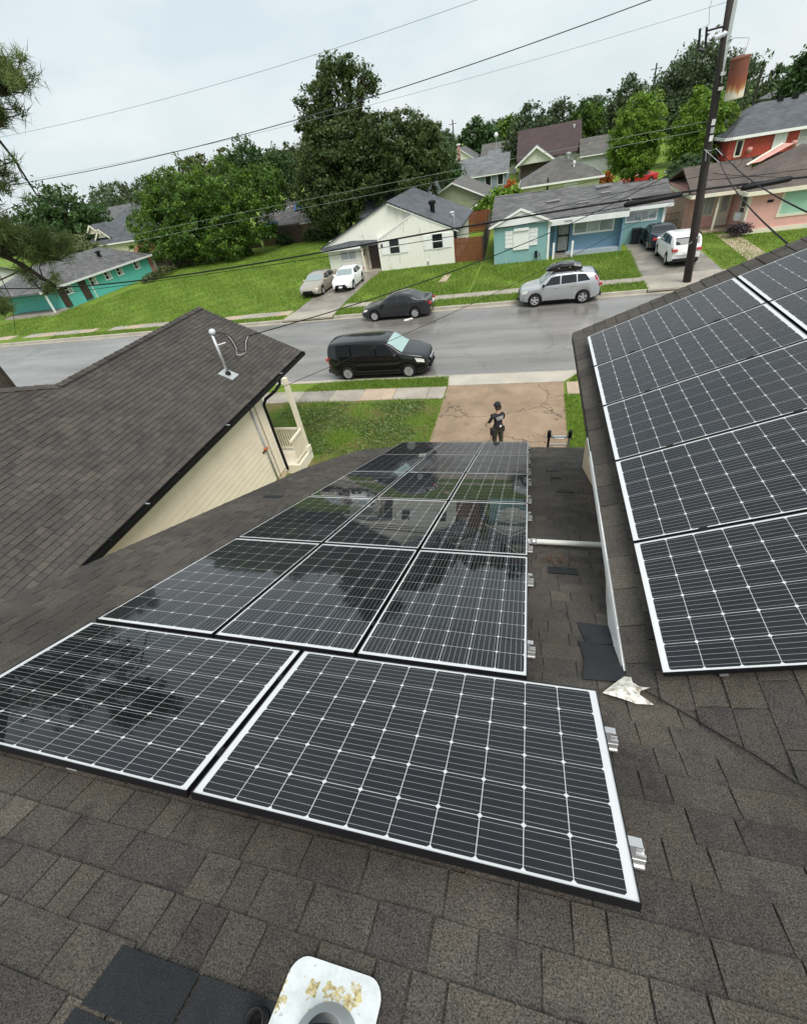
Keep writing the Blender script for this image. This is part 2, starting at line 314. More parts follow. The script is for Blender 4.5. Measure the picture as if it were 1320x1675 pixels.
def bx(parent, name, x0, x1, y0, y1, z0, z1, mat, bevel=0):
    return MB().box(min(x0, x1), max(x0, x1), min(y0, y1), max(y0, y1), min(z0, z1), max(z0, z1)).build(name, mat, parent, bevel=bevel)
def roof_slab(parent, pts, mat, th=.12, name='roof'):
    o = MB().slab(pts, th).build(name, mat, parent); me = o.data
    p = [Vector(q) for q in pts]; nn = (p[1]-p[0]).cross(p[2]-p[0]).normalized()
    u = Vector((0, 0, 1)).cross(nn)
    u = u.normalized() if u.length > 1e-4 else Vector((1, 0, 0)); w = nn.cross(u)
    uvl = me.uv_layers.new(name='UVMap')
    for lp in me.loops:
        q = me.vertices[lp.vertex_index].co; uvl.data[lp.index].uv = (q.dot(u), q.dot(w))
    return o
def leaf_quads(name, cen, nrm_bias, size, tint, mat, parent=None, rng=None, aspect=.5, jitter=.45, kind=None):
    N = len(cen); rng = rng or np.random.default_rng(1)
    n = rng.normal(size=(N, 3)) + nrm_bias; n /= np.linalg.norm(n, axis=1)[:, None]+1e-9
    a = np.cross(n, rng.normal(size=(N, 3))); a /= np.linalg.norm(a, axis=1)[:, None]+1e-9; b = np.cross(n, a)
    s = (size*(1+jitter*(rng.random(N)-.5)*2))[:, None]
    V = np.stack([cen-a*s, cen+b*s*aspect+n*s*.12, cen+a*s, cen-b*s*aspect+n*s*.12], 1).reshape(-1, 3)
    return quads(name, V, tint, mat, parent, kind)
def quads(name, V, tint, mat, parent=None, kind=None, k=4):
    N = len(V)//k; me = bpy.data.meshes.new(name)
    me.vertices.add(N*k); me.vertices.foreach_set('co', V.astype(np.float32).ravel())
    me.loops.add(N*k); me.loops.foreach_set('vertex_index', np.arange(N*k, dtype=np.int32))
    me.polygons.add(N); me.polygons.foreach_set('loop_start', np.arange(0, N*k, k, dtype=np.int32)); me.polygons.foreach_set('loop_total', np.full(N, k, np.int32))
    at = me.attributes.new('tint', 'FLOAT', 'FACE'); at.data.foreach_set('value', np.clip(tint, 0, 1).astype(np.float32))
    me.materials.append(MATS[mat]); me.update(calc_edges=True); me.validate()
    o = bpy.data.objects.new(name, me); link(o, parent)
    if kind: o['kind'] = kind
    return o
# ------------------------------------------------------------------ setting: ground, street, walks
def struct(name, mb, mat, smooth=False):
    o = mb.build(name, mat, smooth=smooth); o['kind'] = 'structure'; return o
g = MB(); xs = (-900, 900); prof = [(-200, .15), (19.05, .15), (19.10, 0.0), (29.90, 0.0), (29.95, .15), (34, .15), (1500, .15)]
for i, (y_, z_) in enumerate(prof): g.v += [(xs[0], y_, z_), (xs[1], y_, z_)]
for i in range(len(prof)-1): g.f.append((2*i, 2*i+1, 2*i+3, 2*i+2))
struct('ground', g, 'grass')
def sheet(name, pts, z, mat, th=.0):
    mb = MB()
    mb.add([(x, y, z) for x, y in pts], [tuple(range(len(pts)))])
    return struct(name, mb, mat)
sheet('street', [(-900, 19.1), (900, 19.1), (900, 29.9), (-900, 29.9)], .006, 'asphalt')
def kerb(name, x0, x1, y0, y1):
    struct(name, MB().box(x0, x1, y0, y1, -.05, .162), 'concrete_kerb')
kerb('kerb', -300, -3.6, 18.93, 19.13); kerb('kerb', 2.2, 300, 18.93, 19.13)
kerb('kerb', -300, -17.2, 29.87, 30.07); kerb('kerb', -13.2, 6.4, 29.87, 30.07); kerb('kerb', 10.9, 300, 29.87, 30.07)
sheet('gutter_strip', [(-300, 19.13), (300, 19.13), (300, 19.55), (-300, 19.55)], .010, 'concrete_walk')
sheet('gutter_strip', [(-300, 29.5), (300, 29.5), (300, 29.87), (-300, 29.87)], .010, 'concrete_walk')
# near pavement in flags, near driveway and its apron
rnd = random.Random(4)
def flags(x0, x1, y0, y1, z, mats, step, skip=()):
    x = x0; i = 0
    while x < x1-.2:
        w = min(step, x1-x)
        if i not in skip:
            d = rnd.uniform(-.01, .01)
            struct('pavement_flag', MB().box(x+.012, x+w-.012, y0, y1, z-.08, z+.012+d), mats[i % len(mats)])
        x += w; i += 1
flags(-30, -3.42, 16.85, 18.0, .162, ['concrete_path', 'concrete_walk', 'concrete_walk', 'concrete_dark', 'concrete_walk'], 1.52)
flags(1.5, 20, 16.9, 18.0, .162, ['concrete_path'], 1.52)
struct('driveway', MB().slab([(-3.36, 8.2, .172), (1.3, 8.2, .172), (1.4, 18.04, .172), (-3.38, 18.04, .172)], .1), 'concrete_tan')
struct('driveway_apron', MB().add([(-3.40, 18.07, .172), (1.42, 18.07, .172), (2.2, 19.08, .168), (2.2, 19.5, .014), (-3.6, 19.5, .014), (-3.6, 19.08, .168), (-3.4, 18.07, 0), (1.42, 18.07, 0)],
       [(0, 1, 2, 5), (5, 2, 3, 4), (0, 6, 7, 1)]), 'concrete_kerb')
sheet('lawn', [(-14, 10.5), (-3.4, 10.5), (-3.45, 16.82), (-14, 16.82)], .156, 'lawn_patchy')
# far pavements and driveways
flags(-60, -17.3, 31.1, 32.2, .158, ['concrete_walk', 'concrete_walk', 'concrete_path'], 1.6, skip=(3, 9, 15, 22))
flags(-13.2, 6.5, 31.5, 32.7, .158, ['concrete_walk'], 1.6); flags(10.9, 40, 31.5, 32.7, .158, ['concrete_walk'], 1.6)
struct('driveway', MB().slab([(-17.0, 29.9, .17), (-13.4, 29.9, .17), (-13.45, 36, .17), (-13.25, 42.4, .17), (-17.1, 42.4, .17), (-17.1, 36, .17)], .1), 'concrete_dark')
struct('driveway', MB().slab([(6.45, 29.9, .17), (10.85, 29.9, .17), (11.1, 42.5, .17), (6.9, 42.5, .17)], .1), 'concrete_dark')
struct('driveway_apron', MB().slab([(6.45, 29.8, .178), (10.85, 29.8, .178), (10.75, 32.8, .178), (6.5, 32.8, .178)], .1), 'concrete_walk')
struct('driveway_apron', MB().slab([(-17.2, 29.8, .178), (-13.3, 29.8, .178), (-13.4, 31.6, .178), (-17.1, 31.6, .178)], .1), 'concrete_walk')
struct('garden_path', MB().slab([(12.6, 32.8, .17), (13.9, 32.8, .17), (14.3, 42.4, .17), (13.0, 42.4, .17)], .08), 'concrete_path')
# ------------------------------------------------------------------ shingle fields
def shingle_mesh(w, e, t, i, mat):
    mb = MB(); g = .004
    mb.add([(g, -.012, .0005), (w-g, -.012, .0005), (w-g, e, t), (g, e, t), (g, e, -.002), (w-g, e, -.002), (g, -.012, -.002), (w-g, -.012, -.002)],
           [(0, 1, 2, 3), (3, 2, 5, 4), (0, 3, 4, 6), (1, 7, 5, 2), (0, 6, 7, 1)])
    return mb.mesh('shingle', mat, fix=False)
def shingles(roof, O, U, V, vmax, urange, e, widths, mat, seed, n_ind=300, t=.009, skip=None, v0=0):
    O, U, V = [np.array(a, float) for a in (O, U, V)]; U /= np.linalg.norm(U); V /= np.linalg.norm(V); N = np.cross(U, V)
    if N[2] < 0: N = -N
    r = random.Random(seed); items = []
    for k in range(int(round((vmax-v0)/e))):
        v = v0+k*e; a, b = urange(v+e/2)
        u = a-r.random()*.2
        while u < b:
            w = r.choice(widths); w0, w1 = max(u, a), min(u+w, b)
            if w1-w0 > .03 and not (skip and skip((w0+w1)/2, v+e/2)):
                items.append((w0, w1-w0, v, r.uniform(-.0012, .0012), r.uniform(.7, 1.25)))
            u += w
    sc = []
    for i, it in enumerate(items):
        c = O+U*(it[0]+it[1]/2)+V*(it[2]+e/2); z = in_view(c)
        if z: sc.append((z, i))
    sc.sort(); ind = set(i for _, i in sc[:n_ind]); cache = {}
    M0 = Matrix(((U[0], V[0], N[0], 0), (U[1], V[1], N[1], 0), (U[2], V[2], N[2], 0), (0, 0, 0, 1)))
    rest = MB()
    for i, (u, w, v, dz, tk) in enumerate(items):
        p = O+U*u+V*v+N*dz
        if i in ind:
            key = (round(w, 3), round(tk, 1))
            if key not in cache: cache[key] = shingle_mesh(w, e, t*tk, i, mat)
            o = bpy.data.objects.new('shingle', cache[key]); link(o, roof, False)
            mm = M0 @ Matrix.Rotation(r.gauss(0, .006), 4, 'Z') @ Matrix.Rotation(r.gauss(0, .004), 4, 'Y'); mm.translation = Vector(p); o.matrix_basis = mm
        else:
            g = .004; q = lambda x, y, z: p+U*x+V*y+N*z; h = t*tk
            rest.add([q(g, -.012, .0005), q(w-g, -.012, .0005), q(w-g, e, h), q(g, e, h), q(g, e, -.002), q(w-g, e, -.002), q(g, -.012, -.002), q(w-g, -.012, -.002)],
                     [(0, 1, 2, 3), (3, 2, 5, 4), (0, 3, 4, 6), (1, 7, 5, 2)])
    if rest.v:
        o = rest.build('shingle_field', mat, roof); o['kind'] = 'stuff'
    return items
# ------------------------------------------------------------------ our house
T1 = math.tan(.40288); C1, S1 = math.cos(.40288), math.sin(.40288)
T2 = math.tan(.36558); C2, S2 = math.cos(.36558), math.sin(.36558)
zm = lambda y, off=.13: CAMZ-1.7395-off-y*T1                    # main roof slope
zw = lambda x, off=.12: CAMZ-2.3346-off+(x-.753)*T2             # wing roof slope
home = thing('house', 'house under the camera with dark brown shingle roof carrying the solar panels', 'house', (0, 4, .15))
vy = lambda x: 2.048-.898*x                                     # the valley between the slopes
edge = [(-4.32, -1.2), (-4.30, 6.6), (-4.16, 7.7), (-3.95, 8.55), (-3.35, 9.0), (-2.0, 8.95), (1.32, 8.72)]
main = MB().slab([(x, y, zm(y)-.012) for x, y in [(-4.32, -1.2), (2.9, -1.2), (2.9, vy(2.9)), (.62, vy(.62)), (1.32, 2.4), (1.32, 8.72), (-2.0, 8.95), (-3.35, 9.0), (-3.95, 8.55), (-4.16, 7.7), (-4.30, 6.6)]], .10)
roof_main = main.build('roof', 'shingle_brown', home)
def mrange(v):                                                  # v measured down the slope from y=-1.2
    y = -1.2+v*C1
    ys = [p[1] for p in edge[:5]]; xs_ = [p[0] for p in edge[:5]]
    a = float(np.interp(y, ys, xs_))
    b = 2.9 if y < vy(2.9) else ((2.048-y)/.898 if y < vy(.62) else min(1.32, .62+(y-1.49)*.5))
    return a, b
darkset = lambda x, v: (-1.19 < x < -.56 and -.215 < -1.2+v*C1 < -.085)
v00 = (.076+.152*0.5 - .076 + 1.2/C1) % .152
shingles(roof_main, (0, -1.2, zm(-1.2)-.010), (1, 0, 0), (0, C1, -S1), 10.2/C1-.03, mrange, .1515, [.11, .15, .19, .24, .3, .33, .17], 'shingle_brown', 11, 300, v0=v00-.1515, skip=darkset)
# replaced dark shingles (a repair) on the main slope, each a piece of the roof
def patch(pts, mat, name='shingle', th=.006, lift=.004, zf=None, parent=None):
    zf = zf or (lambda x, y: zm(y))
    return MB().slab([(x, y, zf(x, y)+lift) for x, y in pts], th).build(name, mat, parent or roof_main)
for (x0, x1) in ((-1.19, -.895), (-.885, -.565)): patch([(x0, -.215), (x1, -.215), (x1, -.083), (x0, -.083)], 'shingle_dark', lift=.003)
patch([(-1.2, -.36), (-.9, -.36), (-.9, -.224), (-1.2, -.224)], 'shingle_dark', lift=.003)
patch([(.40, 2.02), (.60, 2.0), (.61, 1.80), (.43, 1.79)], 'shingle_dark', lift=.006)
patch([(.385, 1.80), (.615, 1.78), (.625, 1.60), (.40, 1.60)], 'shingle_dark', lift=.0075)
patch([(.40, 1.615), (.63, 1.60), (.64, 1.46), (.37, 1.44)], 'shingle_dark', lift=.010)
for (x, y, w) in ((.36, 6.6, .2), (.42, 6.1, .16), (.46, 5.3, .24), (.24, 2.75, .25), (-3.9, 4.6, .3)): patch([(x, y), (x+w, y), (x+w, y+.12), (x, y+.12)], 'shingle_dark', lift=.004)
# wing roof: rises to the right, eave along the left, gable rake towards the street
XE, XR, YR = .62, 5.4, 7.16
wing = MB().slab([(XE, vy(XE), zw(XE)-.012), (XE, YR, zw(XE)-.012), (XR, YR, zw(XR)-.012), (XR, vy(XR), zw(XR)-.012)], .10)
roof_wing = wing.build('roof', 'shingle_brown', home)
wl = (XR-XE)/C2
shingles(roof_wing, (XR, 0, zw(XR)-.010), (0, 1, 0), (-C2, 0, -S2), wl, lambda v: (vy(XR-v*C2), YR), .15, [.2, .3, .33, .26], 'shingle_brown', 12, 300, v0=wl-.15*33)
MB().slab([(XR, vy(XR), zw(XR)-.01), (XR, YR, zw(XR)-.01), (XR+4.7, YR, zw(XE)-.01), (XR+4.7, -3, zw(XE)-.01), (XR, -3, zw(XR)-.01)], .1).build('roof', 'shingle_brown', home)
# fascia, soffit and walls below the wing
MB().box(XE-.012, XE+.012, vy(XE)+.02, 3.9, zw(XE)-.105, zw(XE)-.016).build('fascia', 'white_paint', home); MB().box(XE-.004, XE+.012, 3.9, YR-.01, zw(XE)-.105, zw(XE)-.016).build('fascia', 'dark_plastic', home)
fb = MB(); tp = [(.606, y, zw(XE)-.04) for y in (1.47, 1.75, 2.0, 2.35, 2.7, 3.05, 3.4, 4.2)]; bt = [(x, y, zm(y)-.02) for x, y in ((.60, 1.48), (.592, 1.76), (.60, 2.0), (.645, 2.35), (.70, 2.7), (.745, 3.05), (.795, 3.4), (.99, 4.2))]
for i_ in range(8): fb.v += [tp[i_], bt[i_], (tp[i_][0]+.02, tp[i_][1], tp[i_][2]), (bt[i_][0]+.02, bt[i_][1], bt[i_][2])]
for i_ in range(7): k_ = 4*i_; fb.f += [(k_, k_+1, k_+5, k_+4), (k_+2, k_+6, k_+7, k_+3), (k_, k_+4, k_+6, k_+2)]
fb.build('flashing_board', 'white_paint', home)
MB().box(XE+.014, 1.30, 3.4, YR-.05, zw(XE)-.13, zw(XE)-.112).build('soffit', 'white_paint', home)
MB().slab([(1.0, 7.0, .15), (1.0, 7.0, 5.85), (3.2, 7.0, 6.62), (5.4, 7.0, 7.45), (9.6, 7.0, 5.8), (9.6, 7.0, .15)], .15, (0, -1, 0)).build('wall', 'wall_beige', home)
bx(home, 'wall', 1.0, 1.12, 3.6, 6.84, 1.5, 5.80, 'wall_beige')
bx(home, 'wall', -3.75, .98, 8.1, 8.25, .15, 2.75, 'wall_beige')
MB().slab([(-3.9, -1, .15), (-3.9, -1, zm(-1)-.14), (-3.9, 8.05, zm(8.05)-.14), (-3.9, 8.05, .15)], .12, (1, 0, 0)).build('wall', 'wall_beige', home)
MB().tube([(.985, 4.28, zm(4.28)+.02), (.97, 4.3, 5.6)], .035, 10).build('vent_stub', 'black_metal', home)
MB().slab([(XE, YR+.004, zw(XE)-.03), (XR, YR+.004, zw(XR)-.03), (XR, YR+.004, zw(XR)-.2), (XE, YR+.004, zw(XE)-.2)], .02, (0, 1, 0)).build('rake_board', 'white_paint', home)
MB().slab([(-4.34, y, zm(y)-.02) for y in (-1.2, 6.6)]+[(-4.34, y, zm(y)-.16) for y in (6.6, -1.2)], .02, (1, 0, 0)).build('rake_board', 'black_metal', home)
# white torn flashing where the eave dies into the main slope
fx = lambda x, y: zm(y)
fl = thing('flashing', 'torn scrap of white flashing at the foot of the wing eave', 'flashing', (.55, 1.4, zm(1.4)))
pts = [(.455, 1.335), (.53, 1.42), (.60, 1.505), (.635, 1.50), (.63, 1.45), (.66, 1.425), (.71, 1.425), (.66, 1.40), (.645, 1.36), (.665, 1.325), (.70, 1.305), (.62, 1.30), (.55, 1.32)]
rr = random.Random(2); P_ = [(x, y, max(zm(y), zw(x) if x > .62 else 0)+.008+rr.uniform(0, .022)) for x, y in pts]; cc_ = (.60, 1.39, zm(1.39)+.045)
mb = MB(); mb.add(P_+[cc_]+[(x, y, z-.003) for x, y, z in P_], [(i_, (i_+1) % 13, 13) for i_ in range(13)]+[(i_, i_+14, (i_+1) % 13+14, (i_+1) % 13) for i_ in range(13)]); mb.build('metal_scrap', 'flash_dirty', fl)
# cable lying along the valley
cb = MB(); rr = random.Random(5); pl = []
for i in range(30):
    x = .66+i*.08; y = vy(x)+rr.uniform(-.012, .012)-.02; pl.append((x, y, zm(y)+.008))
cb.tube(pl, .0032, 6); tag(cb.build('cable', 'rubber'), 'thin black cable lying along the roof valley below the right hand panels', 'cable')
# leaf litter on the roof
def litter(name, cx, cy, n, sx, sy, label, seed):
    r = np.random.default_rng(seed); x = cx+r.normal(size=n)*sx; y = cy+r.normal(size=n)*sy; z = CAMZ-1.7395-.13-y*T1+.008+r.random(n)*.02
    o = leaf_quads(name, np.stack([x, y, z], 1), np.array([0, .3, 1.2]), .014, r.random(n), 'leaf_litter', rng=r, aspect=.3); tag(o, label, 'leaf litter', kind='stuff')
litter('leaf_litter', .28, 3.0, 130, .10, .05, 'dead leaves and twigs lying below the white conduit', 3)
litter('leaf_litter', .74, 2.72, 160, .035, .09, 'pile of brown leaves against the wing wall', 4)
litter('leaf_litter', .85, 5.3, 60, .06, .5, 'scattered leaf bits near the wing wall', 5)
# ------------------------------------------------------------------ solar panels
PL, PW, PT = 1.675, .9936, .038
PCELL = .1581
def panel_meshes():
    d = {}
    mb = MB(); l = .0035; L2, W2 = PL/2, PW/2
    for (a, b_, c, e) in ((-L2, L2, -W2, -W2+l), (-L2, L2, W2-l, W2), (-L2, -L2+l, -W2+l, W2-l), (L2-l, L2, -W2+l, W2-l)): mb.box(a, b_, c, e, -PT, 0)
    d['frame'] = mb.mesh('frame', 'black_metal')
    mb = MB(); mb.box(-L2+l, L2-l, -W2+l, W2-l, -.012, -.006); d['backsheet'] = mb.mesh('backsheet', 'backsheet')
    mb = MB(); mb.add([(-L2+.004, -W2+.004, .0004), (L2-.004, -W2+.004, .0004), (L2-.004, W2-.004, .0004), (-L2+.004, W2-.004, .0004)], [(0, 1, 2, 3)]); d['glass'] = mb.mesh('glass', 'panel_glass', fix=False)
    h, c = PCELL/2, .0085; mb = MB(); hx_ = h-.0006; h = h-.0005; mb.add([(-hx_+c, -h, 0), (hx_-c, -h, 0), (hx_, -h+c, 0), (hx_, h-c, 0), (hx_-c, h, 0), (-hx_+c, h, 0), (-hx_, h-c, 0), (-hx_, -h+c, 0)], [tuple(range(8))]); d['cell'] = mb.mesh('cell', 'cell', fix=False)
    return d
PM = panel_meshes()
def panel(M, label, group):
    t = bpy.data.objects.new('solar_panel', None); t.empty_display_size = .1; COL.objects.link(t); t.matrix_world = M; tag(t, label, 'solar panel', group)
    for n in ('frame', 'backsheet', 'glass'):
        o = bpy.data.objects.new(n, PM[n]); link(o, t, False)
    px, py = .1604, .1602
    for i in range(10):
        for j in range(6):
            o = bpy.data.objects.new('cell', PM['cell']); link(o, t, False); o.location = ((i-4.5)*px, (j-2.5)*py, -.0045)
    return t
X0, U0, GP, GF = -2.9672, .3959, .0226, .0351
nrm = Vector((0, S1, C1))
def main_M(a, u, rot):                                           # centre (a across, u down slope) on the module plane
    X = Vector((1, 0, 0)); D = Vector((0, C1, -S1)); o = Vector((X0+a, u*C1, CAMZ-1.7395-u*S1))
    ex, ey = (X, D) if not rot else (D, -X)
    if ex.cross(ey).z < 0: ey = -ey
    n_ = ex.cross(ey)
    return Matrix(((ex.x, ey.x, n_.x, o.x), (ex.y, ey.y, n_.y, o.y), (ex.z, ey.z, n_.z, o.z), (0, 0, 0, 1)))
gA, gB = 'solar panels on the main slope', 'solar panels on the wing slope'
panel(main_M(PL/2, U0+PW/2, 0), 'wide solar panel at the lower left, nearest the camera', gA)
panel(main_M(PL*1.5+GP, U0+PW/2, 0), 'wide solar panel in the foreground with no tree reflection, its right corner sticking out', gA)
UV0 = U0+PW+GF
ordn = ['right behind the foreground pair', 'second behind the foreground pair', 'third behind the foreground pair', 'next to last before the eave', 'last before the eave']
pos3 = ['left hand', 'middle', 'right hand']
for r_ in range(5):
    for c_ in range(3):
        panel(main_M(PW*(c_+.5)+GP*c_, UV0+PL*(r_+.5)+GP*r_, 1), f'{pos3[c_]} solar panel of the row {ordn[r_]}', gA)
def wing_M(b_, t_):
    ey = Vector((0, 1, 0)); ex = Vector((C2, 0, S2)); o = Vector((.753+b_*C2, 1.453+t_, CAMZ-2.3346+b_*S2)); n_ = ex.cross(ey)
    return Matrix(((ex.x, ey.x, n_.x, o.x), (ex.y, ey.y, n_.y, o.y), (ex.z, ey.z, n_.z, o.z), (0, 0, 0, 1)))
GR = .0154; nth = ['nearest the camera', 'second from the camera', 'third from the camera', 'fourth from the camera', 'farthest, by the rake']
for r_ in range(5):
    panel(wing_M(PL/2, PW*(r_+.5)+GR*r_), f'solar panel on the right hand wing along its eave, {nth[r_]}', gB)
for r_ in (2, 3, 4):
    panel(wing_M(PL*1.5+.018, PW*(r_+.5)+GR*r_), f'{["", "", "nearer", "second", "farthest"][r_]} solar panel higher up the wing, cut by the picture edge', gB)
for r_ in (0, 1):
    panel(wing_M(PL*1.5+.018, PW*(r_+.5)+GR*r_), f'solar panel higher up the right hand wing, {["nearest", "next to nearest"][r_]} row', gB)
# rails under the main array, their cut ends showing on the right
def rail(x0, x1, u, label, clamps):
    t = thing('mounting_rail', label, 'rail', (x1, u*C1, CAMZ-1.74-u*S1), group='aluminium rails of the main array')
    D = np.array([0, C1, -S1]); N = np.array([0, S1, C1]); o = np.array([0, u*C1, CAMZ-1.7395-u*S1])
    c = np.array([(x0+x1)/2, 0, 0])+o-N*.068
    mb = MB(); hx = np.array([(x1-x0)/2, 0, 0]); mb.obox(c, hx, D*.018, N*.004); mb.obox(c-N*.032, hx, D*.021, N*.004)
    mb.obox(c-N*.016-D*.012, hx, D*.003, N*.016); mb.obox(c-N*.016+D*.012, hx, D*.003, N*.016); mb.obox(c+N*.012+D*.012, hx, D*.004, N*.01); mb.obox(c+N*.012-D*.012, hx, D*.004, N*.01)
    mb.build('rail_profile', 'alu', t)
    e = np.array([x1-.048, 0, 0])+o-N*.025; mb = MB(); mb.obox(e, (.012, 0, 0), D*.018, N*.022); mb.obox(e+np.array([.018, 0, 0])+N*.018, (.016, 0, 0), D*.018, N*.003); mb.build('end_clamp', 'alu', t)
    f = np.array([x1-.04, 0, 0])+o-N*.118; MB().obox(f-np.array([.16, 0, 0]), (.02, 0, 0), D*.02, N*.022).build('foot', 'black_metal', t)
    for cx in clamps: MB().obox(np.array([cx, 0, 0])+o+N*.002, (.011, 0, 0), D*.022, N*.004).build('mid_clamp', 'black_metal', t)
XR1 = X0+3*PW+2*GP; XR0 = X0+2*PL+GP
rail(X0-.02, XR0+.06, .60, 'rail ending beyond the foreground panel, the nearer one', [X0+PL+GP/2]); rail(X0-.02, XR0+.06, 1.12, 'rail ending beyond the foreground panel, beside the white flashing', [X0+PL+GP/2])
for r_ in range(5):
    for k, fr_ in ((0, .2), (1, .78)):
        rail(X0-.02, XR1+.05, UV0+(PL+GP)*r_+PL*fr_, f'{"upper" if k == 0 else "lower"} rail end of the panel row {ordn[r_]}', [X0+PW+GP/2, X0+2*PW+1.5*GP])
tag(MB().obox((-1.93, U0*C1-.004, CAMZ-1.7395-U0*S1-.035), (.03, 0, 0), (0, .006*C1, -.006*S1), (0, .008, .014)).build('cable_clip', 'galv'), 'small silver clip under the edge of the lower left panel', 'clip')
# clamps and black seal strips in the wing gaps
for r_ in range(1, 5):
    for b_ in (.42, 1.25):
        M = wing_M(b_, PW*r_+GR*(r_-.5)); mb = MB(); mb.box(-.025, .025, -.012, .012, -.03, .008); o = mb.build('panel_clamp', 'black_metal'); o.matrix_world = M
        tag(o, f'black clamp in the {["", "nearest", "second", "third", "farthest"][r_]} gap between wing panels, {"lower" if b_ < 1 else "upper"} one', 'clamp', 'clamps between the wing panels')
for nm_, b0, b1 in (('lower', .3, .34), ('upper', 1.3, 1.34)):
    t0 = 1.453; mb = MB(); A = Vector((.753+b0*C2, t0+.02, CAMZ-2.3346+b0*S2-.075)); mb.obox(A+Vector((0, 2.46, 0)), (.02*C2, 0, .02*S2), (0, 2.46, 0), (-S2*.028, 0, C2*.028))
    tag(mb.build('mounting_rail', 'alu'), f'aluminium rail under the wing panels, the {nm_} one', 'rail', 'rails of the wing array')
# white conduit across the strip of roof, pvc
cd = thing('conduit', 'white plastic conduit crossing the strip of roof between the arrays', 'conduit', (.45, 3.36, zm(3.36)))
MB().tube([(-.3, 3.35, zm(3.35)+.045), (1.02, 3.36, zm(3.36)+.045)], .028, 12).build('pipe', 'pvc', cd, smooth=True)
MB().tube([(.085, 3.35, zm(3.35)+.045), (.15, 3.35, zm(3.35)+.045)], .034, 12).build('coupling', 'galv', cd, smooth=True)
# plumbing vent: white plate with lichen and a pipe collar
pv = thing('roof_vent', 'white lichen spotted vent flashing plate with grey pipe collar at the bottom edge', 'vent', (-.46, -.1, zm(-.1)))
def rplate(x0, x1, y0, y1, r=.05, n=6):
    out = []
    for (cx, cy, a0) in ((x1-r, y1-r, 0), (x0+r, y1-r, 90), (x0+r*.4, y0+r*.4, 180), (x1-r, y0+r, 270)):
        for i in range(n+1):
            a = math.radians(a0+90*i/n); q = r if a0 != 180 else r*.4; out.append((cx+q*math.cos(a), cy+q*math.sin(a)))
    return out
MB().slab([(x, y, zm(y)+.016) for x, y in rplate(-.625, -.335, -.38, .028)], .004).build('plate', 'lichen_plate', pv)
o = MB().lathe([(.095, .0), (.088, .012), (.068, .035), (.054, .05), (.050, .052)], (0, 0, 0), 28).build('collar', 'grey_conduit', pv, smooth=True); o.matrix_basis = Matrix.Translation((-.455, -.13, zm(-.13)+.012)) @ Matrix.Rotation(-.40288, 4, 'X')
MB().lathe([(.0465, -.05), (.0465, .09), (.038, .09), (.038, .02), (0.0, .02)], (-.455, -.13, zm(-.13)+.02), 24).build('pipe', 'rubber', pv, smooth=True)
lp = thing('roof_vent', 'small black pipe poking through the shingles left of the white vent plate', 'vent', (-.66, -.12, zm(-.12)))
MB().lathe([(.028, -.02), (.028, .055), (.022, .055), (.022, .0), (0, .0)], (-.655, -.125, zm(-.125)), 18).build('pipe', 'black_metal', lp, smooth=True)
# ladder standing at the eave
ld = thing('ladder', 'top of an aluminium ladder leaning on the eave beside the driveway', 'ladder', (.72, 9.9, .17))
foot_y, top_y, top_z = 10.0, 8.95, 3.18
for x in (.50, .94):
    mb = MB(); mb.tube([(x, foot_y, .17), (x, top_y, top_z)], .03, 6); mb.build('stile', 'alu' if x > .6 else 'dark_plastic', ld)
    MB().tube([(x, top_y+.03, top_z-.16), (x, top_y-.02, top_z+.02)], .042, 8).build('end_cap', 'rubber', ld)
for k in range(11):
    f_ = (k+.6)/11.2; MB().tube([(.5, foot_y+(top_y-foot_y)*f_, .17+(top_z-.17)*f_), (.94, foot_y+(top_y-foot_y)*f_, .17+(top_z-.17)*f_)], .022, 8).build('rung', 'alu', ld)
MB().tube([(.5, top_y+.02, top_z-.05), (.62, top_y+.05, top_z-.2), (.84, top_y+.05, top_z-.2), (.94, top_y+.02, top_z-.05)], .02, 6).build('spreader', 'galv', ld)
# ------------------------------------------------------------------ neighbour's house
nb = thing('house', 'cream sided neighbour house with brown shingle roof and black gutter', 'house', (-10, 8, .15))
NX, NR, NZ, NRZ, NY = -7.85, -11.3, 3.40, 5.14, 14.35
sl = (NRZ-NZ)/(NX-NR); zn = lambda x: NZ+(NX-x)*sl; NC = 1/math.hypot(1, sl); NS = sl*NC
HX, HY = -12.7, 6.1
rn = MB().slab([(NX, -4, zn(NX)-.01), (NX, NY, zn(NX)-.01), (NR, NY, zn(NR)-.01), (NR, 8.05, zn(NR)-.01), (HX, HY, zn(HX)-.01), (HX, -4, zn(HX)-.01)], .10).build('roof', 'deck', nb)
def nrange(v):
    x = HX+v*NC
    if x > NR: return -4, NY
    return -4, 8.05+(x-NR)*(8.05-HY)/(NR-HX)
nl = (NX-HX)/NC
shingles(rn, (HX, 0, zn(HX)-.008), (0, 1, 0), (NC, 0, -NS), nl, nrange, .143, [.15, .2, .24, .3, .18], 'shingle_neighbour', 21, 300, t=.015, v0=nl-.143*int(nl/.143))
MB().slab([(NR, 8.05, zn(NR)-.02), (NR, NY, zn(NR)-.02), (NR-3.5, NY, NZ-.02), (NR-3.5, 8.05, NZ-.02)], .1).build('roof', 'shingle_neighbour', nb)
MB().slab([(NR, 8.05, zn(NR)-.02), (NR-3.5, 8.4, NZ+.2), (HX-3.4, HY, NZ+.6), (HX, HY, zn(HX)-.02)], .1).build('roof', 'shingle_neighbour', nb)
MB().slab([(HX, -4, zn(HX)-.02), (HX, HY, zn(HX)-.02), (HX-4.8, HY, NZ-.02), (HX-4.8, -4, NZ-.02)], .1).build('roof', 'shingle_neighbour', nb)
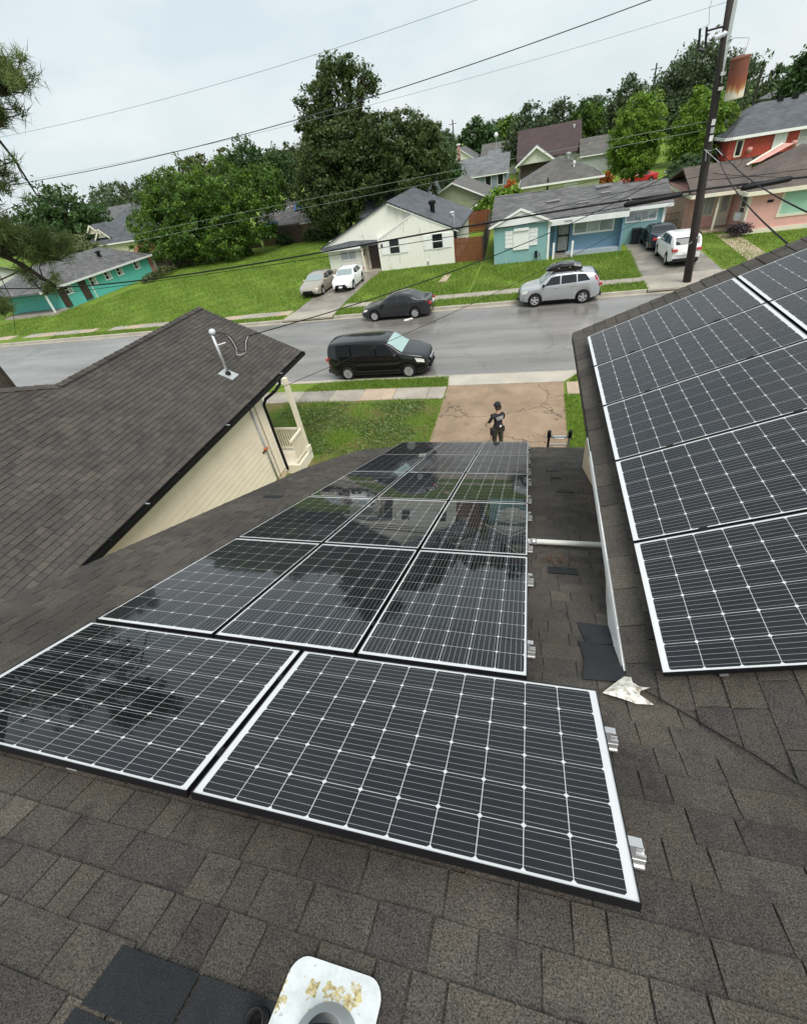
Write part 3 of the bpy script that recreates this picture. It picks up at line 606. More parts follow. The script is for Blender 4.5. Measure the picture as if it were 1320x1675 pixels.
def caps(A, B, parent, n, mat, w=.13):
    A, B = np.array(A, float), np.array(B, float); d = (B-A)/n; dn = d/np.linalg.norm(d); side = np.cross(dn, [0, 0, 1]); side /= np.linalg.norm(side); up = np.array([0, 0, 1.])
    for i in range(n):
        p = A+d*i; q = p+d*1.12; z0, z1 = .03+.004*(i % 2), .048+.004*(i % 2)
        mb = MB(); mb.slab([p-side*w-up*(w*sl-z0), p+up*z0, q+up*z1, q-side*w-up*(w*sl-z1)], .012); mb.slab([p+up*z0, p+side*w-up*(w*sl-z0), q+side*w-up*(w*sl-z1), q+up*z1], .012)
        mb.build('ridge_shingle', mat, parent)
CW = .16
caps((NR, NY, zn(NR)), (NR, 8.05, zn(NR)), rn, 30, 'shingle_neighbour'); caps((NR, 8.05, zn(NR)), (HX, HY, zn(HX)), rn, 12, 'shingle_neighbour'); caps((HX, HY, zn(HX)), (HX, 0, zn(HX)), rn, 20, 'shingle_neighbour')
# lap siding boards of the wall facing us
WXN = -8.12; WYF = 11.35
bx(nb, 'wall', -14.4, WXN-.03, -3.5, WYF, .15, 3.25, 'siding_cream'); MB().slab([(-14.4, WYF-.02, 3.2), (WXN-.1, WYF-.02, 3.2), (NR, WYF-.02, 4.9)], .1, (0, -1, 0)).build('gable_wall', 'siding_cream', nb)
k = 0; z = .45
while z < 3.3:
    z1 = min(z+.18, 3.33)
    MB().add([(WXN-.02, -3.5, z), (WXN+.013, -3.5, z), (WXN, -3.5, z1), (WXN-.02, -3.5, z1), (WXN-.02, WYF-.08, z), (WXN+.013, WYF-.08, z), (WXN, WYF-.08, z1), (WXN-.02, WYF-.08, z1)],
             [(0, 1, 2, 3), (7, 6, 5, 4), (1, 5, 6, 2), (0, 4, 5, 1), (2, 6, 7, 3)]).build('siding_board', 'board_cream', nb)
    z += .18
bx(nb, 'corner_trim', WXN-.05, WXN+.03, WYF-.08, WYF+.03, .3, 3.3, 'white_paint')
bx(nb, 'foundation', -14.3, WXN-.05, -3.4, WYF-.1, .1, .46, 'concrete_walk')
# gutter, downspout, conduits, soffit
gm = MB(); gx = NX; gz = NZ-.02
for (a, b_, c, d) in ((gx-.004, gx+.11, gz-.115, gz-.105), (gx+.10, gx+.11, gz-.105, gz+.0), (gx-.004, gx+.004, gz-.105, gz-.01)): gm.box(a, b_, -4, NY-.03, c, d)
gm.box(gx-.004, gx+.11, NY-.03, NY-.022, gz-.115, gz); gt = gm.build('gutter', 'black_metal', nb)
for i in range(14): bx(gt, 'gutter_strap', gx-.03, gx+.115, -1+i*1.12, -1+i*1.12+.035, gz-.004, gz+.006, 'black_metal' if i % 3 else 'galv')
bx(nb, 'soffit', WXN-.02, gx-.006, -4, NY-.05, gz-.13, gz-.112, 'black_metal'); bx(nb, 'fascia', gx-.03, gx-.006, -4, NY-.03, gz-.11, gz-.015, 'black_metal')
MB().slab([(NX, NY, zn(NX)-.03), (NR, NY, zn(NR)-.03), (NR, NY, zn(NR)-.18), (NX, NY, zn(NX)-.18)], .02, (0, 1, 0)).build('rake_board', 'black_metal', nb)
MB().tube([(gx+.05, WYF+.9, gz-.10), (gx+.05, WYF+.85, gz-.25), (gx-.02, WYF+.55, gz-.36), (gx-.17, WYF+.12, gz-.42), (WXN+.055, WYF-.02, gz-.55), (WXN+.055, WYF-.02, .35)], .05, 8).build('downspout', 'black_metal', nb)
MB().tube([(WXN+.045, 10.62, .4), (WXN+.045, 10.62, NZ-.12)], .032, 10).build('conduit', 'grey_conduit', nb, smooth=True); MB().tube([(WXN+.04, 10.84, .4), (WXN+.04, 10.86, NZ-.12)], .009, 6).build('wire', 'bark', nb)
bx(nb, 'conduit_clamp', WXN+.01, WXN+.085, 10.55, 10.70, 1.62, 1.68, 'rust_orange'); MB().box(WXN+.02, WXN+.05, 10.4, 10.58, 1.6, 1.64).build('bracket', 'dark_plastic', nb)
# service mast
ma = thing('service_mast', 'grey steel service mast on the neighbour roof with white weatherhead', 'mast', (-8.85, 11.28, 3.9))
mx_, my_ = -8.85, 11.28; zb_ = zn(mx_)
MB().tube([(mx_, my_, zb_-.1), (mx_, my_, 5.12)], .042, 14).build('pipe', 'galv', ma, smooth=True)
mb = MB(); mb.slab([(x, y, zn(x)+.012) for x, y in ((mx_-.2, my_-.2), (mx_+.22, my_-.2), (mx_+.22, my_+.2), (mx_-.2, my_+.2))], .004); mb.build('flashing_plate', 'galv', ma)
MB().lathe([(.085, -.03), (.08, .03), (.055, .07), (.045, .075)], (mx_, my_, zb_+.02), 18).build('boot', 'rubber', ma, smooth=True)
MB().lathe([(.0, .11), (.06, .10), (.095, .05), (.10, 0), (.07, -.05), (.04, -.06)], (mx_+.02, my_+.03, 5.14), 16).build('weatherhead', 'insulator', ma, smooth=True)
MB().tube([(mx_, my_, 4.78), (mx_+.22, my_+.16, 4.80)], .018, 6).build('wire_clevis', 'insulator', ma)
for i, dx in enumerate((.0, .05, .1)):
    MB().tube(spl([(mx_+.06, my_+.06, 5.14), (mx_+.3+dx, my_+.2, 4.98), (mx_+.38+dx, my_+.26, 4.6), (mx_+.34+dx, my_+.24, 4.30+.1*i), (mx_+.52+dx, my_+.4, 4.34+.05*i), (mx_+.62+dx, my_+.5, 4.68), (mx_+.75, my_+.62, 4.80)]), .010, 6).build('service_loop', 'insulator' if i == 1 else 'rubber', ma)
# porch of the neighbour's house
bx(nb, 'porch_floor', -12.3, -7.55, WYF, 12.42, .15, .5, 'cream_paint'); bx(nb, 'post', -7.70, -7.56, 12.22, 12.36, .5, NZ-.12, 'cream_paint')
bx(nb, 'post_base', -7.74, -7.52, 12.18, 12.40, .5, .72, 'cream_paint')
bx(nb, 'rail', -7.67, -7.59, WYF+.05, 12.22, 1.38, 1.45, 'cream_paint'); bx(nb, 'rail', -7.66, -7.60, WYF+.05, 12.22, .60, .66, 'cream_paint')
for i in range(9): bx(nb, 'baluster', -7.65, -7.61, WYF+.12+i*.095, WYF+.155+i*.095, .66, 1.38, 'cream_paint')
bx(nb, 'rail', -9.3, -7.70, 12.27, 12.33, 1.38, 1.45, 'cream_paint'); bx(nb, 'rail', -9.3, -7.70, 12.27, 12.33, .60, .66, 'cream_paint')
for i in range(16): bx(nb, 'baluster', -9.25+i*.095, -9.215+i*.095, 12.28, 12.32, .66, 1.38, 'cream_paint')
# ------------------------------------------------------------------ building helpers
def window(parent, face, pl, a0, a1, z0, z1, pane='glass_dark', frame='white_paint', fw=.07, rails=(), bars=(), out=.04):
    """face '-y', '+x' or '-x': the wall plane is y=pl or x=pl; a is x or y along the wall; the frame is the part, the panes hang on it"""
    s = -1 if face in ('-y', '-x') else 1
    def rect(mb, A0, A1, Z0, Z1, d0, d1):
        lo, hi = sorted((pl+s*d0, pl+s*d1))
        if face == '-y': mb.box(A0, A1, lo, hi, Z0, Z1)
        else: mb.box(lo, hi, A0, A1, Z0, Z1)
    mb = MB()
    rect(mb, a0-fw, a1+fw, z1, z1+fw, -.01, out); rect(mb, a0-fw, a1+fw, z0-fw, z0, -.01, out+.015); rect(mb, a0-fw, a0, z0, z1, -.01, out); rect(mb, a1, a1+fw, z0, z1, -.01, out)
    for r_ in rails: rect(mb, a0, a1, z0+(z1-z0)*r_-.025, z0+(z1-z0)*r_+.025, 0, out-.006)
    for r_ in bars: rect(mb, a0+(a1-a0)*r_-.02, a0+(a1-a0)*r_+.02, z0, z1, 0, out-.008)
    w = mb.build('window', frame, parent)
    es = sorted([0, 1]+list(bars))
    for e0, e1 in zip(es, es[1:]):
        mp_ = MB(); rect(mp_, a0+(a1-a0)*e0, a0+(a1-a0)*e1, z0, z1, .004, .014); mp_.build('pane', pane if isinstance(pane, str) else pane[es.index(e0) % len(pane)], w)
    return w
def gable(name, label, x0, x1, y0, y1, ze, zr, axis, wall, roof, ov=.4, wins=(), trim='white_paint', zb=.15, ridge_f=.5, rear=True, loc=None, rz=0):
    t = thing(name, label, 'house', loc or ((x0+x1)/2, (y0+y1)/2, zb))
    bx(t, 'wall', x0, x1, y0, y1, zb, ze, wall)
    if axis == 'y':
        xm = x0+(x1-x0)*ridge_f; sL, sR = (zr-ze)/(xm-x0), (zr-ze)/(x1-xm)
        for yy, d in ((y0, 1), (y1-.1, 1)): MB().slab([(x0, yy, ze), (x1, yy, ze), (xm, yy, zr-.02)], .1, (0, d, 0)).build('gable_wall', wall, t)
        a = (x0-ov, ze-ov*sL); b = (x1+ov, ze-ov*sR)
        roof_slab(t, [(xm, y0-ov, zr+.1), (xm, y1+ov, zr+.1), (a[0], y1+ov, a[1]+.1), (a[0], y0-ov, a[1]+.1)][::-1], roof); roof_slab(t, [(xm, y0-ov, zr+.1), (xm, y1+ov, zr+.1), (b[0], y1+ov, b[1]+.1), (b[0], y0-ov, b[1]+.1)], roof)
        for q in (a, b): MB().slab([(xm, y0-ov-.003, zr+.08), (q[0], y0-ov-.003, q[1]+.08), (q[0], y0-ov-.003, q[1]-.08), (xm, y0-ov-.003, zr-.08)], .03, (0, -1, 0)).build('rake_board', trim, t)
    else:
        ym = y0+(y1-y0)*ridge_f; sF, sB = (zr-ze)/(ym-y0), (zr-ze)/(y1-ym)
        for xx in (x0, x1-.1): MB().slab([(xx, y0, ze), (xx, y1, ze), (xx, ym, zr-.02)], .1, (1, 0, 0)).build('gable_wall', wall, t)
        a = (y0-ov, ze-ov*sF); b = (y1+ov, ze-ov*sB)
        roof_slab(t, [(x0-ov, ym, zr+.1), (x1+ov, ym, zr+.1), (x1+ov, a[0], a[1]+.1), (x0-ov, a[0], a[1]+.1)][::-1], roof); roof_slab(t, [(x0-ov, ym, zr+.1), (x1+ov, ym, zr+.1), (x1+ov, b[0], b[1]+.1), (x0-ov, b[0], b[1]+.1)], roof)
        bx(t, 'fascia', x0-ov, x1+ov, a[0]-.03, a[0]-.003, a[1]-.08, a[1]+.07, trim)
    for w in wins: window(t, *w[:6], **(w[6] if len(w) > 6 else {}))
    return t
def hip(name, label, x0, x1, y0, y1, ze, zr, wall, roof, ov=.4, run=None, wins=(), trim='white_paint', zb=.15):
    t = thing(name, label, 'house', ((x0+x1)/2, (y0+y1)/2, zb)); bx(t, 'wall', x0, x1, y0, y1, zb, ze, wall)
    X0_, X1_, Y0_, Y1_ = x0-ov, x1+ov, y0-ov, y1+ov; ym = (y0+y1)/2; run = run or (y1-y0)/2
    A, B = (X0_+run, ym, zr), (X1_-run, ym, zr); c = [(X0_, Y0_, ze), (X1_, Y0_, ze), (X1_, Y1_, ze), (X0_, Y1_, ze)]
    for pts in ([c[0], c[1], B, A], [c[2], c[3], A, B], [c[1], c[2], B], [c[3], c[0], A]): roof_slab(t, pts, roof)
    bx(t, 'fascia', X0_, X1_, Y0_-.03, Y0_-.004, ze-.16, ze+.02, trim); bx(t, 'fascia', X0_-.03, X0_-.004, Y0_, Y1_, ze-.16, ze+.02, trim); bx(t, 'fascia', X1_+.004, X1_+.03, Y0_, Y1_, ze-.16, ze+.02, trim)
    for w in wins: window(t, *w[:6], **(w[6] if len(w) > 6 else {}))
    return t
def vent(t, x, y, z, mat='black_metal', r=.09, h=.5): MB().lathe([(r, -.2), (r, h*.7), (r*1.6, h*.7), (r*1.6, h), (0, h*1.1)], (x, y, z), 12).build('roof_vent', mat, t)
# ------------------------------------------------------------------ white house across the street
wh = thing('house', 'white house with dark grey gable roof and brown door behind two parked cars', 'house', (-12, 46, .15))
YF = 42.55
bx(wh, 'wall', -13.15, -6.5, YF, 53, .15, 2.72, 'wall_white'); bx(wh, 'wall', -18.3, -13.16, 44.2, 53, .15, 2.7, 'wall_white')
bx(wh, 'wall', -18.1, -14.75, 42.9, 44.19, .15, 2.35, 'wall_white')                                   # low front room
sR = (5.1-2.72)/(11.85-6.5)
zpk = lambda x: 5.1-(x+11.85)*sR
MB().slab([(-13.15, YF+.001, 2.72), (-6.5, YF+.001, 2.72), (-9.75, YF+.001, zpk(-9.75)-.03), (-12.95, YF+.001, 2.74)], .12, (0, 1, 0)).build('gable_wall', 'wall_white', wh)
MB().slab([(-18.25, YF+.32, 2.5), (-6.6, YF+.32, 2.5), (-6.6, YF+.32, 2.7), (-11.85, YF+.32, 5.05)], .12, (0, 1, 0)).build('gable_wall', 'wall_white', wh)
MB().slab([(-18.6, YF+.26, 2.42), (-11.85, YF+.26, 5.16), (-11.85, YF+.26, 5.02), (-18.6, YF+.26, 2.28)], .05, (0, 1, 0)).build('rake_board', 'white_paint', wh)
MB().slab([(-13.0, YF-.03, 2.66), (-9.75, YF-.03, zpk(-9.75)-.02), (-9.75, YF-.03, zpk(-9.75)-.12), (-13.0, YF-.03, 2.56)], .03, (0, 1, 0)).build('rake_board', 'trim_white', wh)
MB().slab([(-11.85, YF-.05, 5.14), (-6.05, YF-.05, zpk(-6.05)+.04), (-6.05, YF-.05, zpk(-6.05)-.1), (-11.85, YF-.05, 5.0)], .03, (0, 1, 0)).build('rake_board', 'white_paint', wh)
roof_slab(wh, [(-11.85, YF-.06, 5.2), (-6.0, YF-.06, zpk(-6.0)+.1), (-6.0, 53.4, zpk(-6.0)+.1), (-11.85, 53.4, 5.2)], 'roof_slate')
roof_slab(wh, [(-11.85, YF+.2, 5.2), (-11.85, 53.4, 5.2), (-18.7, 53.4, 2.45), (-18.7, YF+.2, 2.45)], 'roof_slate')
roof_slab(wh, [(-18.5, 42.35, 2.28), (-13.05, 42.35, 2.36), (-13.2, 43.0, 2.62), (-15.6, 42.85, 2.72), (-17.6, 43.1, 2.72), (-18.5, 42.8, 2.4)], 'roof_slate', .1)
bx(wh, 'fascia', -18.5, -14.7, 42.31, 42.345, 2.16, 2.30, 'white_paint'); bx(wh, 'porch_floor', -14.7, -13.2, 42.3, 44.1, .15, .26, 'concrete_walk')
bx(wh, 'porch_wall', -14.74, -14.60, 42.5, 44.1, .15, 2.3, 'cream_paint'); bx(wh, 'wall', -14.6, -13.16, 43.6, 43.75, .15, 2.6, 'wall_white')
dr = bx(wh, 'door', -14.35, -13.35, 43.5, 43.59, .26, 2.3, 'door_brown')
for i in range(4): bx(dr, 'door_panel', -14.25+.23*i, -14.10+.23*i, 43.47, 43.499, .4, 2.2, 'door_brown')
bx(wh, 'lamp', -14.56, -14.46, 42.42, 42.5, 1.55, 1.8, 'black_metal'); bx(wh, 'lamp', -12.85, -12.72, 42.45, 42.54, 2.0, 2.25, 'black_metal')
for a in (-12.1, -8.3):
    window(wh, '-y', YF, a, a+.85, 1.42, 2.46, rails=(.5,), fw=.05); bx(wh, 'shutter', a-.75, a-.08, YF-.05, YF-.003, 1.40, 2.46, 'shutter'); bx(wh, 'shutter', a+.93, a+1.6, YF-.05, YF-.003, 1.40, 2.46, 'shutter')
window(wh, '-y', 42.9, -16.9, -15.45, 1.3, 1.95, pane='curtain', bars=(.5,), fw=.09)
window(wh, '+x', -6.5, 43.6, 44.3, 1.5, 2.4, rails=(.5,)); bx(wh, 'meter_box', -6.49, -6.3, 42.75, 43.1, 1.2, 2.3, 'dark_plastic'); bx(wh, 'tap', -8.9, -8.75, YF-.1, YF-.004, .35, .55, 'galv')
vent(wh, -8.6, 45.3, zpk(-8.6)+.1, 'black_metal', .2, .8); vent(wh, -6.6, 44.0, zpk(-6.6)+.1, 'galv', .06, .6); vent(wh, -7.2, 47.0, zpk(-7.2)+.1, 'trim_white', .12, .25)
# wooden fences beside it
def fence(label, a, b, h, mat, n, posts=True, zb=.15):
    a, b = np.array(a, float), np.array(b, float); d = b-a; L_ = np.hypot(*d); dn = d/L_; nn = np.array([-dn[1], dn[0]])
    t = thing('fence', label, 'fence', (a[0], a[1], zb)); r = random.Random(int(L_*97)); mb = MB(); n = int(L_/.14)
    for i in range(n):
        p = a+dn*(i+.5)*L_/n; hh = h+r.uniform(-.03, .03)
        mb.obox((p[0], p[1], zb+hh/2), (dn[0]*.062, dn[1]*.062, 0), (nn[0]*.01, nn[1]*.01, 0), (0, 0, hh/2))
    o = mb.build('board_run', mat, t); o['kind'] = 'stuff'
    for z in (.4, h-.4): MB().obox(((a+b)[0]/2+nn[0]*.04, (a+b)[1]/2+nn[1]*.04, zb+z), (d[0]/2, d[1]/2, 0), (nn[0]*.02, nn[1]*.02, 0), (0, 0, .045)).build('rail', mat, t)
    k = max(2, int(L_/2.2)+1)
    for i in range(k):
        p = a+d*i/(k-1)+nn*.06; bx(t, 'post', p[0]-.05, p[0]+.05, p[1]-.05, p[1]+.05, zb, zb+h, mat)
fence('red brown board fence between the white and blue houses', (-6.45, 42.6), (-4.1, 42.2), 1.8, 'fence_wood', 16)
fence('weathered side fence running back along the blue house', (-4.0, 42.2), (-4.6, 57), 1.8, 'fence_old', 60)
fence('red brown fence across the yard behind the white house', (-10, 57.2), (-4.7, 57.2), 1.9, 'fence_wood', 40)
# ------------------------------------------------------------------ blue house
bh = thing('house', 'blue house with grey roof, boarded white window and barred door', 'house', (3, 45, .15))
bx(bh, 'wall', -3.0, 1.0, 40.15, 44, .15, 2.8, 'wall_aqua'); MB().slab([(-3.0, 40.16, 2.8), (1.0, 40.16, 2.8), (-1.0, 40.16, 3.66)], .1, (0, 1, 0)).build('gable_wall', 'trim_white', bh)
bx(bh, 'wall', 1.01, 6.3, 41.2, 50, .15, 2.8, 'wall_blue'); bx(bh, 'wall', -2.9, 1.0, 44.01, 50, .15, 2.8, 'wall_aqua'); bx(bh, 'wall', 6.31, 9.25, 42.6, 50, .15, 2.55, 'wall_aqua')
bx(bh, 'foundation', 2.4, 6.3, 40.55, 41.19, .15, .42, 'wall_foundation'); bx(bh, 'corner_post', .99, 1.14, 40.10, 40.25, .15, 2.8, 'white_paint'); bx(bh, 'corner_post', 9.18, 9.36, 42.52, 42.66, .15, 2.5, 'white_paint')
RY, RZ = 45.6, 4.2; ZE = 2.72
roof_slab(bh, [(-3.3, 40.6, ZE+.1), (6.5, 40.2, ZE+.02), (6.5, RY, RZ-.26), (-3.3, RY, RZ)], 'roof_grey'); roof_slab(bh, [(6.505, 42.1, 2.62), (9.7, 42.1, 2.62), (9.7, RY-.1, RZ-.48), (6.505, RY-.1, RZ-.42)], 'roof_grey')
roof_slab(bh, [(-3.3, RY, RZ), (9.7, RY, RZ-.46), (9.7, 50.5, 2.4), (-3.3, 50.5, 2.6)], 'roof_grey')
roof_slab(bh, [(-1.0, 39.85, 3.80), (-1.0, 43.6, 3.82), (-3.35, 43.6, 2.78), (-3.35, 39.85, 2.76)], 'roof_grey'); roof_slab(bh, [(-1.0, 39.85, 3.805), (-1.0, 43.6, 3.825), (1.3, 42.0, 2.82), (1.3, 39.85, 2.80)][::-1], 'roof_grey')
for sx in (-3.35, 1.3): MB().slab([(-1, 39.80, 3.79), (sx, 39.80, 2.77), (sx, 39.80, 2.62), (-1, 39.80, 3.62)], .04, (0, 1, 0)).build('rake_board', 'white_paint', bh)
MB().slab([(-1, 39.9, 3.6), (.95, 39.9, 2.74), (-2.95, 39.9, 2.74)], .03, (0, 1, 0)).build('gable_panel', 'shutter', bh)
bx(bh, 'porch_beam', 1.15, 6.5, 40.15, 40.24, 2.36, 2.70, 'trim_white'); bx(bh, 'porch_ceiling', 1.02, 6.4, 40.24, 41.19, 2.62, 2.70, 'trim_white'); bx(bh, 'fascia', 6.5, 9.7, 42.05, 42.095, 2.38, 2.60, 'trim_white')
bx(bh, 'side_wall', 6.18, 6.30, 40.5, 41.19, .15, 2.5, 'wall_blue')
window(bh, '-y', 41.2, 2.95, 5.6, 1.55, 2.25, pane=['glass_pale', 'curtain', 'glass_pale'], bars=(.33, .66), fw=.12)
window(bh, '-y', 42.6, 6.75, 8.75, 1.65, 2.2, pane=['curtain', 'glass_pale', 'curtain', 'glass_pale'], bars=(.25, .5, .75), fw=.09)
bd = bx(bh, 'door', 1.75, 2.55, 41.08, 41.19, .35, 2.35, 'curtain'); bx(bh, 'door_jamb', 1.45, 1.74, 41.05, 41.195, .3, 2.4, 'wall_blue')
g_ = MB()
for (a, b_, c, d) in ((1.72, 1.79, .3, 2.4), (2.5, 2.58, .3, 2.4), (1.79, 2.5, 2.3, 2.4), (1.79, 2.5, .3, .5), (1.79, 2.5, 1.45, 1.56)): g_.box(a, b_, 41.0, 41.04, c, d)
for i in range(1, 7): g_.box(1.79+.1*i, 1.805+.1*i, 41.01, 41.03, .5, 2.3)
for zz in (.9, 1.9):
    for i in (1, 3, 5): g_.lathe([(.06, 0), (.06, .02)], (1.85+.1*i, 41.0, zz), 8, axis=1)
g_.build('security_grille', 'black_metal', bd)
for k in range(3): bx(bh, 'step', 1.5, 2.75, 40.0+.28*k, 41.0, .15+.07*k, .22+.07*k, 'concrete_dark')
for x in (1.4, 2.75): bx(bh, 'newel_post', x, x+.14, 39.95, 40.09, .15, 1.25, 'white_paint')
sh = bx(bh, 'window_board', -1.55, -.35, 40.07, 40.14, 1.05, 2.38, 'shutter'); bx(sh, 'awning_bar', -1.5, -.4, 39.98, 40.065, 2.32, 2.5, 'shutter')
for s in (-2.15, -.33):
    for k in range(4): bx(sh, 'shutter_board', s, s+.58, 40.10, 40.145, 1.25+.29*k, 1.51+.29*k, 'shutter')
bx(bh, 'meter', .1, .3, 40.02, 40.14, .4, .85, 'dark_plastic'); MB().tube([(.35, 40.1, .2), (.35, 40.1, .6), (.5, 40.1, .75), (.55, 40.1, .25)], .03, 6).build('pipe', 'galv', bh)
for k in range(5): bx(bh, 'house_digit', 2.15+.11*k, 2.21+.11*k, 40.14, 40.149, 2.50, 2.60, 'dark_plastic')
for (x0, x1, y0, y1) in ((.9, 1.9, 43.2, 43.5), (3.0, 3.9, 42.3, 42.5), (4.6, 5.7, 44.6, 44.9), (4.9, 5.6, 43.5, 43.7), (-1.6, -1.2, 42.9, 43.1)):
    zf = lambda y: ZE+.05+(y-40.4)*(RZ-.12-ZE)/(RY-40.4); MB().slab([(x0, y0, zf(y0)+.02), (x1, y0+.1, zf(y0+.1)+.02), (x1-.1, y1+.1, zf(y1+.1)+.02), (x0-.15, y1, zf(y1)+.02)], .006).build('worn_patch', 'worn_roof', bh)
vent(bh, 6.7, 42.4, 2.75, 'galv', .05, .4)
# trash bin
tb = thing('trash_bin', 'black wheeled trash bin against the blue garage wall', 'bin', (7.5, 42.2, .17))
MB().slab([(7.22, 41.95, 1.2), (7.85, 41.95, 1.2), (7.85, 42.5, 1.2), (7.22, 42.5, 1.2)], .1).build('lid', 'dark_plastic', tb)
MB().add([(7.3, 42.05, .2), (7.75, 42.05, .2), (7.75, 42.42, .2), (7.3, 42.42, .2), (7.24, 41.98, 1.1), (7.82, 41.98, 1.1), (7.82, 42.48, 1.1), (7.24, 42.48, 1.1)], [(3, 2, 1, 0), (4, 5, 6, 7), (0, 1, 5, 4), (1, 2, 6, 5), (2, 3, 7, 6), (3, 0, 4, 7)]).build('body', 'dark_plastic', tb)
for x in (7.33, 7.68): MB().lathe([(0, 0), (.1, 0), (.1, .05), (0, .05)], (x, 42.44, .27), 12, axis=0).build('wheel', 'rubber', tb)
# chain link fence beside the blue house
cf = thing('wire_fence', 'low dark wire fence beyond the blue garage', 'fence', (10.5, 45, .15)); mb = MB()
for i in range(26): mb.tube([(9.8+i*.16, 46, .15), (9.8+i*.16, 46, 1.3)], .012, 4)
for z in (.3, .8, 1.3): mb.tube([(9.7, 46, z), (13.9, 46, z)], .018, 4)
mb.build('mesh', 'black_metal', cf)
# ------------------------------------------------------------------ pink house
pk = thing('house', 'pink sided house with cream trim, porch post and brown hip roof', 'house', (16, 46, .15))
bx(pk, 'wall', 14.35, 22, 41.5, 50, .15, 2.85, 'siding_pink'); bx(pk, 'wall', 11.6, 14.34, 44.9, 52, .15, 2.85, 'siding_pink'); bx(pk, 'brick_wall', 11.2, 11.58, 44.8, 52, .15, 2.85, 'brick_pink')
bx(pk, 'porch_floor', 12.3, 14.34, 43.2, 44.89, .15, .28, 'concrete_path'); bx(pk, 'post', 12.9, 13.04, 43.35, 43.49, .28, 2.6, 'cream_paint'); bx(pk, 'post', 12.0, 12.14, 44.72, 44.86, .28, 2.6, 'cream_paint')
bx(pk, 'corner_trim', 14.28, 14.42, 41.46, 41.6, .2, 2.8, 'cream_paint'); bx(pk, 'skirt', 14.4, 22, 41.44, 41.49, .15, .42, 'cream_paint')
E1 = 2.75
for pts in ([(13.9, 41.0, E1), (22.5, 41.0, E1), (22.5, 45.4, 4.6), (18.1, 45.4, 4.6)], [(13.9, 41.0, E1), (18.1, 45.4, 4.6), (18.1, 46, 4.6), (13.9, 46, E1+.3)], [(18.1, 45.4, 4.6), (22.5, 45.4, 4.6), (22.5, 50.5, 2.8), (18.1, 50.5, 2.8)],
            [(11.0, 43.0, 2.72), (14.6, 43.0, 2.72), (15.6, 47.2, 4.1), (11.0, 47.2, 4.1)], [(11.0, 47.2, 4.1), (18.3, 47.2, 4.2), (18.3, 52.4, 2.8), (11.0, 52.4, 2.8)]): roof_slab(pk, pts, 'roof_brown')
bx(pk, 'fascia', 13.9, 22.5, 40.94, 40.99, 2.52, 2.76, 'cream_paint'); bx(pk, 'fascia', 13.84, 13.89, 41, 43.0, 2.52, 2.76, 'cream_paint'); bx(pk, 'fascia', 11.0, 13.84, 42.94, 42.99, 2.5, 2.72, 'cream_paint'); bx(pk, 'fascia', 10.94, 10.99, 43, 52, 2.5, 2.72, 'cream_paint')
MB().slab([(15.0, 46.0, 3.85), (17.2, 46.9, 4.72), (18.0, 47.0, 4.62), (15.8, 46.0, 3.9)], .1, (0, 1, -.6)).build('gable_side', 'pink_wall', pk)
MB().slab([(14.9, 45.95, 3.86), (17.15, 46.85, 4.76), (17.25, 46.85, 4.70), (15.05, 45.95, 3.80)], .12, (0, 1, -.6)).build('rake_board', 'cream_paint', pk)
window(pk, '-y', 41.5, 16.35, 19.0, 1.15, 2.45, pane='pane_mint', frame='cream_paint', fw=.16); window(pk, '-x', 14.35, 42.0, 42.9, 1.0, 2.4, frame='cream_paint', fw=.12, rails=(.5,))
window(pk, '-y', 44.9, 12.25, 13.1, 1.1, 2.4, frame='cream_paint', fw=.1, pane='curtain', bars=(.33, .66)); dd = bx(pk, 'door', 13.45, 14.25, 44.8, 44.89, .3, 2.45, 'cream_paint'); bx(dd, 'door_glass', 13.65, 14.05, 44.77, 44.799, 1.2, 2.2, 'curtain')
bx(pk, 'air_conditioner', 14.0, 14.34, 42.1, 42.75, .95, 1.4, 'shutter'); bx(pk, 'name_plate', 15.4, 15.75, 41.44, 41.49, 1.95, 2.1, 'dark_plastic')
bx(pk, 'wall_tile', 15.0, 15.06, 41.4, 41.43, .5, .62, 'rubber')
# red two storey house behind
rd = thing('house', 'red two storey house with dark hip roof behind the pink house', 'house', (22, 62, .15))
bx(rd, 'wall', 17.4, 30, 59.5, 70, .15, 4.75, 'siding_red')
for pts in ([(16.8, 59, 4.75), (30.5, 59, 4.75), (26, 64.5, 6.8), (20.5, 64.5, 6.8)], [(16.8, 59, 4.75), (20.5, 64.5, 6.8), (16.8, 70.5, 4.75)], [(30.5, 59, 4.75), (30.5, 70.5, 4.75), (26, 64.5, 6.8)], [(16.8, 70.5, 4.75), (20.5, 64.5, 6.8), (26, 64.5, 6.8), (30.5, 70.5, 4.75)]): roof_slab(rd, pts, 'roof_slate')
bx(rd, 'fascia', 16.8, 30.5, 58.95, 58.99, 4.55, 4.77, 'white_paint'); bx(rd, 'fascia', 16.75, 16.79, 59, 70, 4.55, 4.77, 'white_paint')
bx(rd, 'door', 21.0, 22.0, 59.42, 59.49, 3.35, 4.5, 'shutter'); window(rd, '-y', 59.5, 23.0, 24.2, 3.4, 4.5, frame='cream_paint', pane='curtain', rails=(.5,), bars=(.5,)); window(rd, '-y', 59.5, 18.1, 18.5, 3.3, 4.4, frame='cream_paint', fw=.12)
for x in (19.1, 22.6): MB().lathe([(0, .25), (.22, .2), (.25, 0), (.12, -.25), (0, -.3)], (x, 59.1, 3.6), 12).build('lantern', 'brick_wall', rd, smooth=True)
for x in (22, 23.2): bx(rd, 'roof_vent', x, x+.4, 64.0, 64.4, 6.6, 7.05, 'black_metal')
hip('house', 'low salmon house with grey roof left of the red house', 13.6, 17.0, 57.0, 64.0, 2.5, 3.5, 'brick_wall', 'roof_slate', run=2)
